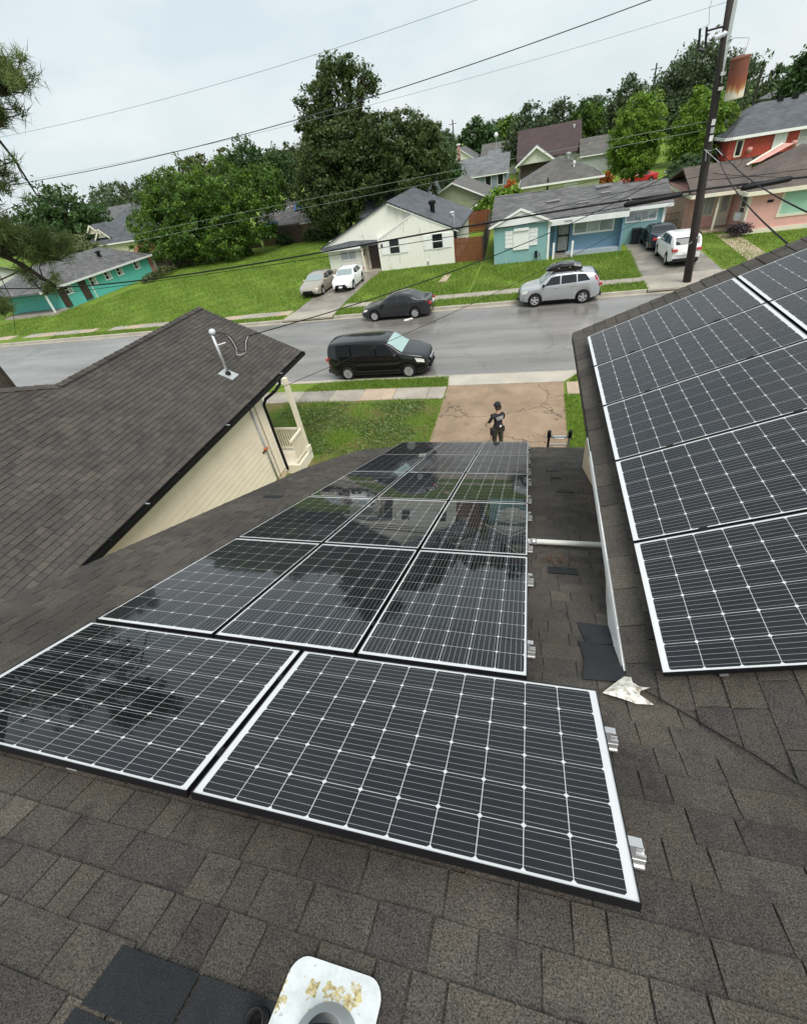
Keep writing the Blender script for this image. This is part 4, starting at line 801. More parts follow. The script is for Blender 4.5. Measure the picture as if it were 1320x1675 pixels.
gable('house', 'pale grey building just beyond the red house roof at the right edge', 29.5, 40, 78, 92, 6.5, 8.5, 'y', 'siding_greypl', 'roof_grey')
# ------------------------------------------------------------------ houses of the next streets
gable('house', 'olive green gabled house behind the white house', -13.6, -6.2, 66.5, 76, 2.55, 4.2, 'y', 'siding_olive', 'roof_tan', .45)
gable('house', 'small olive extension with low gable beside the fence', -7.2, -2.9, 64.0, 70, 1.7, 2.7, 'y', 'siding_olive', 'roof_tan', .3)
gable('house', 'blue grey house with slate roof under the big oak', -22, -13.5, 72, 80, 2.8, 4.6, 'x', 'siding_bluegrey', 'roof_slate', .4, wins=[('-y', 72, -15.4, -14.6, 1.4, 2.4)])
gable('house', 'dark roofed house half hidden behind the oak trunk', -20.5, -13.5, 62, 69, 2.6, 4.4, 'x', 'siding_bluegrey', 'roof_slate', .4, trim='black_metal')
gable('house', 'long grey roofed house with front window and dark door', -13.2, -5.0, 97, 106, 2.75, 5.0, 'x', 'siding_bluegrey', 'roof_pale', .4, wins=[('-y', 97, -6.5, -5.6, 1.0, 2.5), ('-y', 97, -8.6, -7.7, .3, 2.4)])
yh = hip('house', 'cream yellow house with brown grey hip roof behind the blue house', -1.6, 7.0, 66.5, 75.5, 2.75, 4.9, 'siding_yellow', 'roof_tan', .45, run=4.6, wins=[('-y', 66.5, 3.2, 4.6, 1.5, 2.4, dict(pane='shutter'))])
vent(yh, 3.6, 70.4, 4.5, 'galv', .2, .6); vent(yh, 4.2, 68.5, 3.6, 'trim_white', .1, .7); MB().tube([(1.3, 66.3, .2), (1.3, 66.3, 3.3)], .08, 8).build('pipe', 'dark_plastic', yh)
mr = thing('house', 'house with tall maroon metal roof and small white front gable', 'house', (2, 112, .15))
bx(mr, 'wall', -3.4, 7.5, 112, 122, .15, 3.2, 'siding_white'); roof_slab(mr, [(-3.9, 111.3, 3.0), (8.0, 111.3, 3.2), (8.0, 118.5, 7.6), (-3.9, 118.5, 7.5)], 'roof_maroon'); roof_slab(mr, [(-3.9, 118.5, 7.5), (8.0, 118.5, 7.6), (8.0, 124, 3), (-3.9, 124, 3)], 'roof_maroon')
MB().slab([(-3.4, 105.6, 2.7), (3.0, 105.6, 2.7), (-.2, 105.6, 5.0)], .15, (0, 1, 0)).build('gable_wall', 'siding_white', mr); roof_slab(mr, [(-.2, 105, 5.15), (-.2, 113, 5.15), (-3.9, 113, 2.55), (-3.9, 105, 2.55)], 'roof_pale'); roof_slab(mr, [(-.2, 105, 5.16), (-.2, 113, 5.16), (3.5, 113, 2.55), (3.5, 105, 2.55)], 'roof_pale')
for sx in (-3.9, 3.5): MB().slab([(-.2, 104.95, 5.2), (sx, 104.95, 2.6), (sx, 104.95, 2.3), (-.2, 104.95, 4.85)], .05, (0, 1, 0)).build('rake_board', 'white_paint', mr)
bx(mr, 'post', -3.0, -2.8, 105.5, 105.7, .15, 2.7, 'fence_old'); bx(mr, 'porch_wall', -3.0, 2.6, 106.4, 106.6, .15, 2.6, 'fence_old'); vent(mr, 6.6, 117, 6.7, 'trim_white', .15, .3)
gable('house', 'small grey porch house right of the maroon roof', 7.6, 13.4, 104, 112, 2.8, 4.9, 'x', 'siding_greypl', 'roof_tan', .4)
gable('house', 'white house with pale roof far up the cross street', -24, -16.5, 150, 165, 3.6, 6.0, 'y', 'siding_white', 'roof_grey', .5, wins=[('-y', 150, -18.4, -17.4, 1.2, 3.0)])
gable('house', 'far grey roofed house beside the distant white house', -15, -8, 160, 172, 3.2, 5.5, 'x', 'siding_greypl', 'roof_tan', .5)
gable('house', 'far brown roofed house in front of the tree line', -8, 0, 175, 190, 3.4, 6.6, 'x', 'siding_tan', 'roof_brown', .5)
gable('house', 'far white gabled shed roofed house near the grey roof', -10.5, -4.5, 128, 136, 3.0, 4.8, 'x', 'siding_white', 'roof_pale', .5)
gable('house', 'far cream house between the lime trees', 6, 14, 140, 150, 3.4, 6.5, 'x', 'siding_yellow', 'roof_tan', .5)
# left: teal house and what lies behind it (its front runs away from the street)
tl = thing('house', 'turquoise painted house with grey hip roof beyond the grass field', 'house', (-50, 48, .15))
TX = -48.4
bx(tl, 'wall', -56, TX, 40.5, 55.3, .15, 2.5, 'wall_teal')
for pts in ([(TX+.5, 38.2, 2.42), (TX+.5, 55.9, 2.42), (TX-3.7, 52.4, 4.3), (TX-3.7, 42.5, 4.3)], [(-56.4, 38.2, 2.42), (TX+.5, 38.2, 2.42), (TX-3.7, 42.5, 4.3)], [(TX+.5, 55.9, 2.42), (-56.4, 55.9, 2.42), (TX-3.7, 52.4, 4.3)], [(-56.4, 55.9, 2.42), (-56.4, 38.2, 2.42), (TX-3.7, 42.5, 4.3), (TX-3.7, 52.4, 4.3)]): roof_slab(tl, pts, 'roof_grey')
bx(tl, 'fascia', TX+.51, TX+.55, 38.2, 55.9, 2.24, 2.44, 'trim_white')
for y in (53.5, 50.4, 48.4, 46.0, 42.4): window(tl, '+x', TX, y-.85, y, 1.45, 2.2, pane=['glass_dark', 'curtain'], bars=(.5,), rails=(.5,), fw=.1)
bx(tl, 'door', TX+.01, TX+.08, 43.5, 44.5, .3, 2.25, 'door_brown'); bx(tl, 'door', TX+.01, TX+.08, 40.6, 41.5, .3, 2.25, 'door_brown'); bx(tl, 'downpipe', TX+.01, TX+.1, 45.0, 45.1, .15, 2.3, 'trim_white'); bx(tl, 'downpipe', TX+.01, TX+.1, 49.2, 49.3, .15, 2.3, 'wall_teal')
bx(tl, 'porch_post', TX+.2, TX+.35, 38.8, 38.95, .15, 2.35, 'trim_white'); bx(tl, 'porch_floor', -55, TX+.4, 38.5, 40.49, .15, .35, 'concrete_walk'); vent(tl, TX-2.0, 50.2, 3.5, 'black_metal', .2, .6)
bx(tl, 'brick_end', -56, TX-.2, 55.31, 56.2, .15, 2.35, 'brick_wall')
gable('house', 'white house at the left edge behind the pine branch', -72, -62, 40, 50, 2.8, 4.8, 'x', 'siding_white', 'roof_pale', .4)
dm = hip('house', 'dark roofed house with cream dormers behind the turquoise house', -74, -58, 72, 86, 3.0, 7.2, 'siding_yellow', 'roof_slate', .5, run=6)
for x, z in ((-71.6, 4.6), (-70.2, 3.9)):
    MB().slab([(x-1.3, 72.6, z), (x+1.3, 72.6, z), (x, 72.6, z+1.1)], .15, (0, 1, 0)).build('dormer_gable', 'cream_paint', dm); roof_slab(dm, [(x, 72.3, z+1.25), (x, 76.5, z+1.25), (x-1.6, 76.5, z-.1), (x-1.6, 72.3, z-.1)], 'roof_slate', .15); roof_slab(dm, [(x, 72.3, z+1.26), (x, 76.5, z+1.26), (x+1.6, 76.5, z-.1), (x+1.6, 72.3, z-.1)], 'roof_slate', .15)
    for sx in (-1.6, 1.6): MB().slab([(x, 72.25, z+1.3), (x+sx, 72.25, z-.05), (x+sx, 72.25, z-.35), (x, 72.25, z+1.0)], .04, (0, 1, 0)).build('rake_board', 'cream_paint', dm)
for x in (-76.5, -74.6): bx(dm, 'porch_post', x, x+.25, 71, 71.25, .15, 3.2, 'cream_paint')
bx(dm, 'porch_beam', -77, -73.6, 70.9, 71.3, 3.2, 3.55, 'cream_paint')
gable('house', 'orange roofed shed next to the turquoise house', -54, -49.5, 60, 64, 2.4, 3.4, 'x', 'siding_white', 'roof_orange', .3)
gable('house', 'pale roofed house far left behind the dormers', -104, -92, 106, 120, 4, 7.2, 'x', 'siding_white', 'roof_grey', .5)
tn = gable('house', 'tan stucco house with cluttered grey roof and blue tarp beside the oak', -38.4, -29.5, 68, 76, 2.5, 4.9, 'x', 'siding_tan', 'roof_grey', .4, wins=[('-y', 68, -37.0, -35.0, 1.2, 2.0)])
MB().slab([(-38.2, 66.6, 2.45), (-35.0, 66.6, 2.7), (-35.0, 67.8, 2.95), (-38.2, 67.8, 2.75)], .03).build('tarp', 'tarp_blue', tn); MB().slab([(-33.0, 69.6, 3.75), (-30.6, 69.9, 3.85), (-30.9, 71.2, 4.5), (-33.2, 71.2, 4.5)], .03).build('tarp', 'tarp_blue', tn)
for k in range(3): MB().obox((-36.2+k*2.0, 70.3+.3*k, 4.1), (.5, .1, .08), (-.02, .12, .03), (0, 0, .05)).build('roof_plank', 'trim_white', tn)
fence('dark weathered fence at the back of the grass field', (-35.0, 66.9), (-31.4, 66.6), 2.3, 'fence_old', 30); fence('low broken fence under the broad tree', (-42, 67.4), (-38.4, 67.1), 1.9, 'fence_old', 30)
fence('brown brush fence at the end of the turquoise house', (-49, 57.3), (-43.5, 60.0), 2.2, 'fence_old', 30)
# ------------------------------------------------------------------ vehicles
def smooth_interp(s, pts):
    xs_ = np.array([p[0] for p in pts]); zs = np.array([p[1] for p in pts]); d = np.gradient(zs, xs_)
    for i in range(1, len(xs_)-1):
        a, b = (zs[i]-zs[i-1])/(xs_[i]-xs_[i-1]), (zs[i+1]-zs[i])/(xs_[i+1]-xs_[i]); d[i] = 0 if a*b <= 0 else 2*a*b/(a+b)
    d[0] = (zs[1]-zs[0])/(xs_[1]-xs_[0]); d[-1] = (zs[-1]-zs[-2])/(xs_[-1]-xs_[-2])
    s = min(max(s, xs_[0]), xs_[-1]); i = min(int(np.searchsorted(xs_, s, 'right'))-1, len(xs_)-2); i = max(i, 0)
    h = xs_[i+1]-xs_[i]; t = (s-xs_[i])/h
    return (2*t**3-3*t**2+1)*zs[i]+(t**3-2*t**2+t)*h*d[i]+(-2*t**3+3*t**2)*zs[i+1]+(t**3-t**2)*h*d[i+1]
class Car:
    def __init__(s, K): s.K = K; s.L, s.Wd = K['L'], K['W']; s.ax = K['axles']; s.rw = K['rw']
    def sect(s, q):
        K = s.K; L_ = s.L; x = L_/2-q*L_; w = s.Wd/2*(1-.20*abs(2*q-1)**7); zt = smooth_interp(q, K['top']); zb = min(smooth_interp(q, K['belt']), zt-.004)
        z0 = K['sill']+(.10*max(0, (abs(2*q-1)-.82)/.18))
        for a in s.ax:
            d = abs(x-a); R = s.rw+.06
            if d < R: z0 = max(z0, s.rw+math.sqrt(R*R-d*d)-.01)
        z0 = min(z0, zb-.05); h = zt-zb; hb = zb-z0
        yr = max(.35*w, w*.965-K.get('tumble', .32)*h)
        return [(w*.955, z0), (w*.99, z0+.12*hb), (w*1.0, z0+.45*hb), (w*.995, z0+.72*hb), (w*.972, z0+.93*hb), (w*.955, zb), (yr+.012, zb+h*.86), (yr-.03, zb+h*.945), (yr*.62, zb+h*.99), (0, zt)]
    def pt(s, q, y, z):
        c = .16*abs(2*q-1)**6*(y/(s.Wd/2))**2; x = s.L/2-q*s.L
        return (x-(c if q < .5 else -c), y, z)
    def lvl(s, q, i, j, v):
        S_ = s.sect(q); a, b = S_[i], S_[j]; return a[0]+(b[0]-a[0])*v, a[1]+(b[1]-a[1])*v
    def body(s, n=84):
        mb = MB(); qs = sorted(set([.5-.5*math.cos(math.pi*i/n) for i in range(n+1)]+[(s.L/2-a+dx)/s.L for a in s.ax for dx in (-s.rw-.061, -s.rw-.058, s.rw+.058, s.rw+.061)])); m = None
        rows = []
        for q in qs:
            S_ = s.sect(q); full = [(y, z) for y, z in S_]+[(-y, z) for y, z in S_[-2::-1]]; m = len(full)
            rows.append([s.pt(q, y, z) for y, z in full])
        for r in rows: mb.v += r
        for i in range(len(rows)-1):
            for j in range(m-1): mb.f.append((i*m+j, i*m+j+1, (i+1)*m+j+1, (i+1)*m+j))
        mb.f.append(tuple(range(m))); mb.f.append(tuple((len(rows)-1)*m+j for j in range(m-1, -1, -1)))
        return mb
    def side(s, qb0, qt0, qb1, qt1, sgn, i=5, j=6, v0=.08, v1=.94, off=.007, n=8):
        mb = MB(); k = n
        for a in range(k+1):
            v = a/k; vv = v0+(v1-v0)*v
            for b in range(k+1):
                q = (qb0+(qt0-qb0)*v)*(1-b/k)+(qb1+(qt1-qb1)*v)*(b/k); y, z = s.lvl(q, i, j, vv); mb.v.append(s.pt(q, sgn*(y+off), z+off*.3))
        for a in range(k):
            for b in range(k): mb.f.append((a*(k+1)+b, a*(k+1)+b+1, (a+1)*(k+1)+b+1, (a+1)*(k+1)+b))
        return mb
    def screen(s, q0, q1, k0=.86, k1=.92, off=.012, n=10):
        mb = MB()
        for a in range(n+1):
            q = q0+(q1-q0)*a/n; S_ = s.sect(q); ye = S_[6][0]*(k0+(k1-k0)*a/n)
            for b in range(n+1):
                y = ye*(2*b/n-1); ya = abs(y); z = np.interp(ya, [0, S_[8][0], S_[7][0], S_[6][0]], [S_[9][1], S_[8][1], S_[7][1], S_[6][1]]); x_, _, _ = s.pt(q, y, 0); mb.v.append((x_+(off if q1 > q0 and q0 < .5 else (off if q0 < .5 else -off))*.5, y, z+off))
        for a in range(n):
            for b in range(n): mb.f.append((a*(n+1)+b, a*(n+1)+b+1, (a+1)*(n+1)+b+1, (a+1)*(n+1)+b))
        return mb
VAN = dict(tlz=1.0, L=5.15, W=1.98, sill=.24, rw=.34, axles=(1.58, -1.50), tumble=.26, top=[(0, .55), (.008, .80), (.03, .93), (.08, 1.02), (.2, 1.14), (.235, 1.18), (.37, 1.64), (.45, 1.73), (.62, 1.755), (.85, 1.73), (.95, 1.68), (.98, 1.5), (.992, 1.2), (1, .75)],
           belt=[(0, .5), (.03, .82), (.1, .92), (.24, 1.03), (.5, 1.08), (.9, 1.12), (.985, 1.1), (1, .7)])
SEDAN = dict(tlz=.82, L=4.72, W=1.83, sill=.22, rw=.325, axles=(1.42, -1.28), tumble=.42, top=[(0, .45), (.008, .62), (.03, .72), (.1, .80), (.25, .95), (.285, .99), (.41, 1.35), (.48, 1.43), (.6, 1.45), (.68, 1.41), (.83, 1.13), (.87, 1.09), (.965, 1.06), (.985, .98), (1, .62)],
             belt=[(0, .42), (.03, .68), (.1, .76), (.27, .90), (.6, .97), (.86, 1.02), (.97, 1.0), (1, .58)])
SUV = dict(tlz=.96, L=4.6, W=1.86, sill=.30, rw=.36, axles=(1.34, -1.32), tumble=.30, top=[(0, .55), (.008, .82), (.03, .93), (.1, 1.02), (.22, 1.12), (.255, 1.16), (.38, 1.57), (.46, 1.66), (.65, 1.68), (.84, 1.63), (.91, 1.56), (.965, 1.25), (.985, 1.05), (1, .7)],
           belt=[(0, .5), (.03, .85), (.1, .95), (.26, 1.06), (.6, 1.12), (.9, 1.2), (.965, 1.13), (1, .66)])
def make_car(name, label, cat, K, paint_, loc, rz, wind, tint='glass_dark', wsmat='glass_pale', group='parked vehicles', rack=False, van=False, dark_trim=False, plate=True):
    C = Car(K); t = thing(name, label, cat, loc, rz, group); bd = lambda mb, n, m, p=t, **k: mb.build(n, m, p, world=False, **k)
    bo = bd(C.body(), 'body', paint_, smooth=True); bo.data.polygons[-1].use_smooth = False; bo.data.polygons[-2].use_smooth = False
    L2 = C.L/2; rw = C.rw
    bd(MB().box(-L2+.35, L2-.35, -C.Wd/2+.12, C.Wd/2-.12, .2, .75), 'underbody', 'rubber')
    for x in C.ax:
        for sg in (1, -1):
            yw = sg*(C.Wd/2-.115)
            w = bd(MB().lathe([(rw*.62, -.1), (rw*.9, -.105), (rw*.985, -.085), (rw, -.04), (rw, .04), (rw*.985, .085), (rw*.9, .105), (rw*.62, .1)], (x, yw, rw), 28, axis=1), 'wheel', 'rubber', smooth=True)
            r = MB(); yo = yw+sg*.075; r.lathe([(rw*.64, -sg*.09), (rw*.64, sg*.026), (rw*.56, sg*.02), (rw*.54, -sg*.03)], (x, yo, rw), 24, axis=1)
            for k in range(K.get('spokes', 5)):
                a = 2*math.pi*k/K.get('spokes', 5)+.3; d = np.array([math.cos(a), 0, math.sin(a)]); e = np.array([-math.sin(a), 0, math.cos(a)])
                r.obox(np.array([x, yo+sg*.01, rw])+d*rw*.3, d*rw*.3, e*rw*K.get('spw', .09), (0, .012, 0))
            r.lathe([(0, sg*.03), (rw*.14, sg*.025), (rw*.16, 0)], (x, yo, rw), 12, axis=1); ro = bd(r, 'rim', K.get('rimmat', 'rim'), w)
            bd(MB().lathe([(0, 0), (rw*.6, 0)], (x, yo-sg*.045, rw), 20, axis=1), 'brake_disc', 'black_metal', w)
    bd(C.screen(*wind['ws']), 'windshield', wsmat, smooth=True); bd(C.screen(*wind['rs'], .84, .88), 'rear_window', tint, smooth=True)
    for sg in (1, -1):
        for q in wind['side']: bd(C.side(*q, sg), 'side_window', tint, smooth=True)
        for q in wind['handles']: y, z = C.lvl(q, 3, 4, .6); bd(MB().box(C.L/2-q*C.L-.09, C.L/2-q*C.L+.09, sg*(y+.012)-.014, sg*(y+.012)+.014, z-.018, z+.018), 'door_handle', paint_)
        for q in wind['doors']:                                    # shut lines
            bd(C.side(q-.0012, q-.0012, q+.0012, q+.0012, sg, 1, 5, 0, 1, .003, 3), 'door_gap', 'black_metal')
        q = wind['mirror']; y, z = C.lvl(q, 5, 6, .12); xm = C.L/2-q*C.L
        bd(MB().lathe([(0, -.11), (.07, -.09), (.09, 0), (.07, .09), (0, .11)], (xm, sg*(y+.12), z+.06), 10, axis=1), 'mirror', wind.get('mirmat', paint_), smooth=True)
        bd(C.side(*wind['hl'], sg, 3, 5, wind.get('hv', .25), .98, .006, 6), 'headlight', 'light_clear', smooth=True); bd(C.side(*wind['tl'], sg, *wind.get('tlv', (2, 5, .5, .98)), .008, 6), 'taillight', 'light_red', smooth=True)
        if dark_trim: bd(C.side(.24, .24, .70, .70, sg, 0, 2, 0, .45, .006, 6), 'sill_trim', 'dark_plastic')
    zf = smooth_interp(.012, K['top'])
    bd(MB().box(L2-.06, L2+.012, -.42, .42, zf-.24, zf-.08), 'grille', wind.get('grm', 'black_metal')); bd(MB().box(L2-.10, L2+.014, -.5, .5, .34, .45), 'lower_grille', 'black_metal')
    if wind.get('chrome'): bd(MB().box(L2-.05, L2+.02, -.44, .44, zf-.1, zf-.07), 'grille_bar', 'chrome'); bd(MB().box(L2-.05, L2+.02, -.40, .40, zf-.19, zf-.165), 'grille_bar', 'chrome')
    if plate: bd(MB().box(-L2-.016, -L2+.03, -.16, .16, .74, .88), 'licence_plate', 'shutter')
    if wind.get('fplate'): bd(MB().box(L2-.02, L2+.02, -.16, .16, .36, .48), 'licence_plate', 'shutter')
    for sg in (1, -1): bd(MB().box(-L2+.005, -L2+.16, sg*.52, sg*.80, K['tlz']-.07, K['tlz']+.07), 'taillight', 'light_red', bevel=.02)
    if K['tlz'] > .95: bd(MB().box(-L2-.015, -L2+.25, -.72, .72, .33, .50), 'rear_bumper', 'dark_plastic', bevel=.02)
    if rack:
        for sg in (1, -1): bd(MB().tube([(.5, sg*.62, 1.66), (.35, sg*.62, 1.72), (-1.0, sg*.62, 1.72), (-1.25, sg*.62, 1.64)], .018, 6), 'roof_rail', 'dark_plastic')
    return t, C
wv = dict(ws=(.242, .372), rs=(.975, .945), side=[(.30, .385, .475, .475), (.492, .492, .72, .72), (.735, .735, .935, .915)], handles=(.44, .56), doors=(.255, .484, .728), mirror=.30, hl=(.025, .03, .10, .12), hv=.1, tl=(.965, .96, .992, .985), tlv=(2, 5, .15, .98), chrome=True)
K = dict(VAN, spokes=9, spw=.11)
make_car('minivan', 'black minivan parked at the near kerb', 'van', K, 'paint_black', (-7.03, 20.38, .006), 0, wv, wsmat='glass_green')
ws_ = dict(ws=(.292, .415), rs=(.86, .705), side=[(.335, .42, .535, .535), (.55, .55, .70, .655), (.708, .672, .765, .70)], handles=(.49, .66), doors=(.30, .542, .72), mirror=.335, hl=(.02, .025, .09, .11), hv=.2, tl=(.94, .94, .99, .985), tlv=(2, 5, .35, .96), mirmat='dark_plastic')
K = dict(SEDAN, spokes=7, spw=.13)
make_car('sedan', 'dark grey sedan parked at the far kerb', 'car', K, 'paint_grey', (-8.35, 29.35, .006), math.pi, ws_)
wu = dict(ws=(.262, .385), rs=(.968, .905), side=[(.31, .395, .505, .505), (.52, .52, .70, .69), (.715, .705, .86, .80)], handles=(.47, .66), doors=(.275, .512, .735), mirror=.31, hl=(.02, .025, .10, .12), hv=.1, tl=(.93, .905, .985, .95), tlv=(4, 6, .3, .85), mirmat='dark_plastic')
K = dict(SUV, spokes=5, spw=.12, rimmat='rim')
make_car('suv', 'silver SUV with black roof box at the far kerb', 'suv', K, 'paint_silver', (1.52, 29.72, .006), math.pi, wu, rack=True, dark_trim=True)
rb = thing('roof_box', 'glossy black roof box on the silver SUV', 'roof box', (1.75, 29.72, 1.74), math.pi)
qs = [(-.98, .05, .34), (-.9, .22, .42), (-.5, .36, .45), (.2, .38, .45), (.7, .26, .40), (.95, .1, .28), (1.0, .03, .2)]; mb = MB()
for (x, h, w) in qs:
    for (y, z) in ((-w, 0), (-w*.98, h*.55), (-w*.8, h*.92), (0, h), (w*.8, h*.92), (w*.98, h*.55), (w, 0)): mb.v.append((x, y, z))
for i in range(len(qs)-1):
    for j in range(6): mb.f.append((i*7+j, i*7+j+1, (i+1)*7+j+1, (i+1)*7+j))
    mb.f.append((i*7+6, i*7, (i+1)*7, (i+1)*7+6))
mb.f.append(tuple(range(7))); mb.f.append(tuple(len(qs)*7-7+j for j in range(7))); mb.build('shell', 'paint_black', rb, world=False, smooth=False, bevel=.02)
MB().box(-.35, -.25, .44, .465, .12, .17).build('lock', 'chrome', rb, world=False); MB().box(.25, .35, .44, .465, .12, .17).build('lock', 'chrome', rb, world=False)
for x in (-.6, .55): MB().box(x-.03, x+.03, -.6, .6, -.05, -.004).build('cross_bar', 'dark_plastic', rb, world=False)
K = dict(SUV, spokes=10, spw=.06)
wu2 = dict(wu, tl=(.95, .95, .99, .985), tlv=(3, 5, .1, .75), mirmat='paint_white')
make_car('suv', 'white SUV parked in the driveway of the blue house', 'suv', K, 'paint_white', (9.1, 36.35, .172), math.radians(91), wu2, rack=False)
make_car('sedan', 'navy sedan in the driveway ahead of the white SUV', 'car', dict(SEDAN, spokes=7), 'paint_navy', (8.85, 41.05, .172), math.radians(90), ws_, wsmat='glass_pale')
ws3 = dict(ws_, fplate=True, mirmat='paint_white')
make_car('sedan', 'small white car parked before the white house door', 'car', dict(SEDAN, L=4.3, W=1.74, axles=(1.28, -1.18), spokes=7), 'paint_white', (-14.75, 38.15, .172), math.radians(-90), ws3)
make_car('sedan', 'beige sedan parked half on the grass beside the white car', 'car', dict(SEDAN, L=4.9, axles=(1.4, -1.4), spokes=9), 'paint_beige', (-17.15, 37.6, .16), math.radians(-93), dict(ws_, fplate=False, mirmat='paint_beige', hl=(.012, .015, .05, .06)))
# red parked car far behind the blue roof
make_car('sedan', 'red car parked beyond the roof of the blue house', 'car', dict(SEDAN, spokes=5), 'red_paint', (13.0, 78.0, .15), math.radians(200), ws_)
# ------------------------------------------------------------------ trees
def limb(mb, a, b, r0, r1, rng, wob=.12, n=5):
    a, b = np.array(a, float), np.array(b, float); L_ = np.linalg.norm(b-a)
    pts = [a+(b-a)*i/n+(rng.normal(size=3)*wob*L_*.25 if 0 < i < n else 0) for i in range(n+1)]
    mb.tube(pts, [r0+(r1-r0)*i/n for i in range(n+1)], 7); return pts
def tree(name, label, base, lobes, n, size, mat, seed, trunk=.35, group='trees of the neighbourhood', rc=.9, split=.35, fill=.55, up=.35, kind='tree', dens=26):
    rng = np.random.default_rng(seed); t = thing(name, label, kind, (base[0], base[1], .15), group=group)
    zc = np.mean([l[2] for l in lobes]); ztop = max(l[2] for l in lobes); mb = MB()
    fork = np.array([base[0]+rng.normal()*.2, base[1]+rng.normal()*.2, .15+(min(l[2]-l[5] for l in lobes)-.15)*1.0+zc*split*.5])
    limb(mb, (base[0], base[1], 0), fork, trunk, trunk*.75, rng, .05)
    for l in lobes:
        c = np.array(l[:3]); p = limb(mb, fork, c, trunk*.55, trunk*.18, rng)
        for k in range(5):
            d = rng.normal(size=3); d[2] = abs(d[2])*.6; d /= np.linalg.norm(d); limb(mb, p[rng.integers(2, 5)], c+d*np.array(l[3:6])*.85, trunk*.2, .02, rng, .2, 4)
    mb.build('trunk', 'bark', t, smooth=True)
    vol = np.array([l[3]*l[4]+l[3]*l[5]+l[4]*l[5] for l in lobes]); frac = vol/vol.sum(); cs, tn, cn = [], [], []
    for l, f in zip(lobes, frac):
        m_ = int(n*f); k = max(6, m_//dens); d = rng.normal(size=(k, 3)); d /= np.linalg.norm(d, axis=1)[:, None]
        r = fill+(1-fill)*rng.random(k)**.6
        r *= 1+.16*np.sin(d[:, 0]*5+seed)*np.cos(d[:, 1]*4+seed*2)+.10*rng.normal(size=k)
        cc = np.array(l[:3])+d*r[:, None]*np.array(l[3:6]); ct = rng.random(k)
        idx = rng.integers(0, k, m_); rad = rc*(.5+.8*rng.random(k))
        q = rng.normal(size=(m_, 3))*(rad[idx]*.45)[:, None]*np.array([1, 1, .75])
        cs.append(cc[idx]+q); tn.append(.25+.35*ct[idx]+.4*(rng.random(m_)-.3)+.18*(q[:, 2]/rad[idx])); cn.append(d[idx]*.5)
    C = np.concatenate(cs); T = np.concatenate(tn); NB_ = np.concatenate(cn)+np.array([0, 0, up]); ok = C[:, 2] > .35; 
    leaf_quads('crown', C[ok], NB_[ok], size, T[ok], mat, t, rng); return t
tree('broadleaf_tree', 'broad bright green tree at the end of the grass field', (-41.5, 61.5), [(-46, 60, 5.0, 5.2, 4.0, 4.2), (-42.5, 60, 7.4, 4.2, 4.0, 3.2), (-38.2, 60.5, 7.6, 4.0, 4.0, 3.0), (-36.0, 61, 5.4, 4.2, 4.0, 4.0), (-41, 59, 3.6, 6.2, 4.0, 2.9), (-50.2, 60.5, 4.0, 3.2, 3.0, 3.2), (-33.2, 62.5, 6.8, 2.8, 3.0, 2.4), (-45, 58.6, 2.6, 4.2, 3, 2.3), (-38.5, 58.6, 2.0, 3.4, 2.6, 1.7), (-46.5, 60.5, 8.0, 2.6, 2.4, 1.8)], 66000, .165, 'leaf_bright', 3, .4, rc=.75, dens=70, fill=.72)
tree('broadleaf_tree', 'taller dark green tree rising behind the broad bright tree', (-38, 74), [(-40.6, 74, 10.4, 2.4, 2.4, 2.4), (-43.8, 75, 9.6, 2.0, 2, 2.0), (-38.0, 74.5, 9.0, 3, 3, 2.2), (-35.5, 74.5, 8.0, 2.6, 3, 2.6), (-41, 74, 7.6, 4, 3, 2.6)], 15000, .2, 'leaf_dark', 4, .35, rc=.8, fill=.3)
tree('broadleaf_tree', 'wispy olive tree left of the tall oak', (-35.2, 78), [(-36.5, 78, 9.0, 2.6, 2.6, 2.6), (-33, 79, 8.2, 2.6, 2.6, 2.8), (-30.5, 78, 6.5, 3, 3, 3)], 9000, .24, 'leaf_olive', 5, .35, rc=.7, fill=.3)
tree('broadleaf_tree', 'thin grey green tree with bare twigs above the broad tree', (-51, 78), [(-52, 78, 9.6, 3.8, 3, 2.6), (-57, 79, 8.0, 2.4, 2.4, 2.0), (-47, 78, 9.8, 2.8, 2.6, 2.2)], 6500, .24, 'leaf_olive', 6, .3, rc=.7, fill=.2)
tree('oak_tree', 'tall dark oak towering over the white house', (-24.0, 66), [(-22.4, 66, 13.9, 2.6, 2.6, 3.0), (-18.6, 66, 14.4, 1.3, 1.3, 1.3), (-25.2, 66, 12.4, 2.6, 2.6, 3.2), (-23.5, 65.5, 9.4, 5.0, 4.2, 3.6), (-20.2, 65, 9.0, 4.0, 3.6, 3.6), (-26.5, 65.5, 6.4, 4.6, 3.8, 3.4), (-21.5, 64.5, 5.4, 5.6, 4.0, 3.4), (-24.5, 64, 3.6, 4.6, 3.5, 2.4), (-21.0, 66, 16.0, 1.3, 1.2, 1.2), (-23.2, 66, 16.2, 1.2, 1.2, 1.0)], 64000, .175, 'leaf_oak', 7, .7, rc=.8, fill=.45, dens=60)
tree('oak_tree', 'rounded dark oak right of the tall oak', (-14.2, 64.5), [(-15.8, 64, 8.8, 3.6, 3.2, 2.8), (-12.9, 64.5, 8.0, 2.8, 3.0, 2.6), (-14.4, 63.5, 6.2, 4.0, 3.4, 2.3), (-11.4, 65, 6.4, 1.6, 2.2, 1.6)], 26000, .175, 'leaf_oak', 8, .45, rc=.7, fill=.5, dens=55)
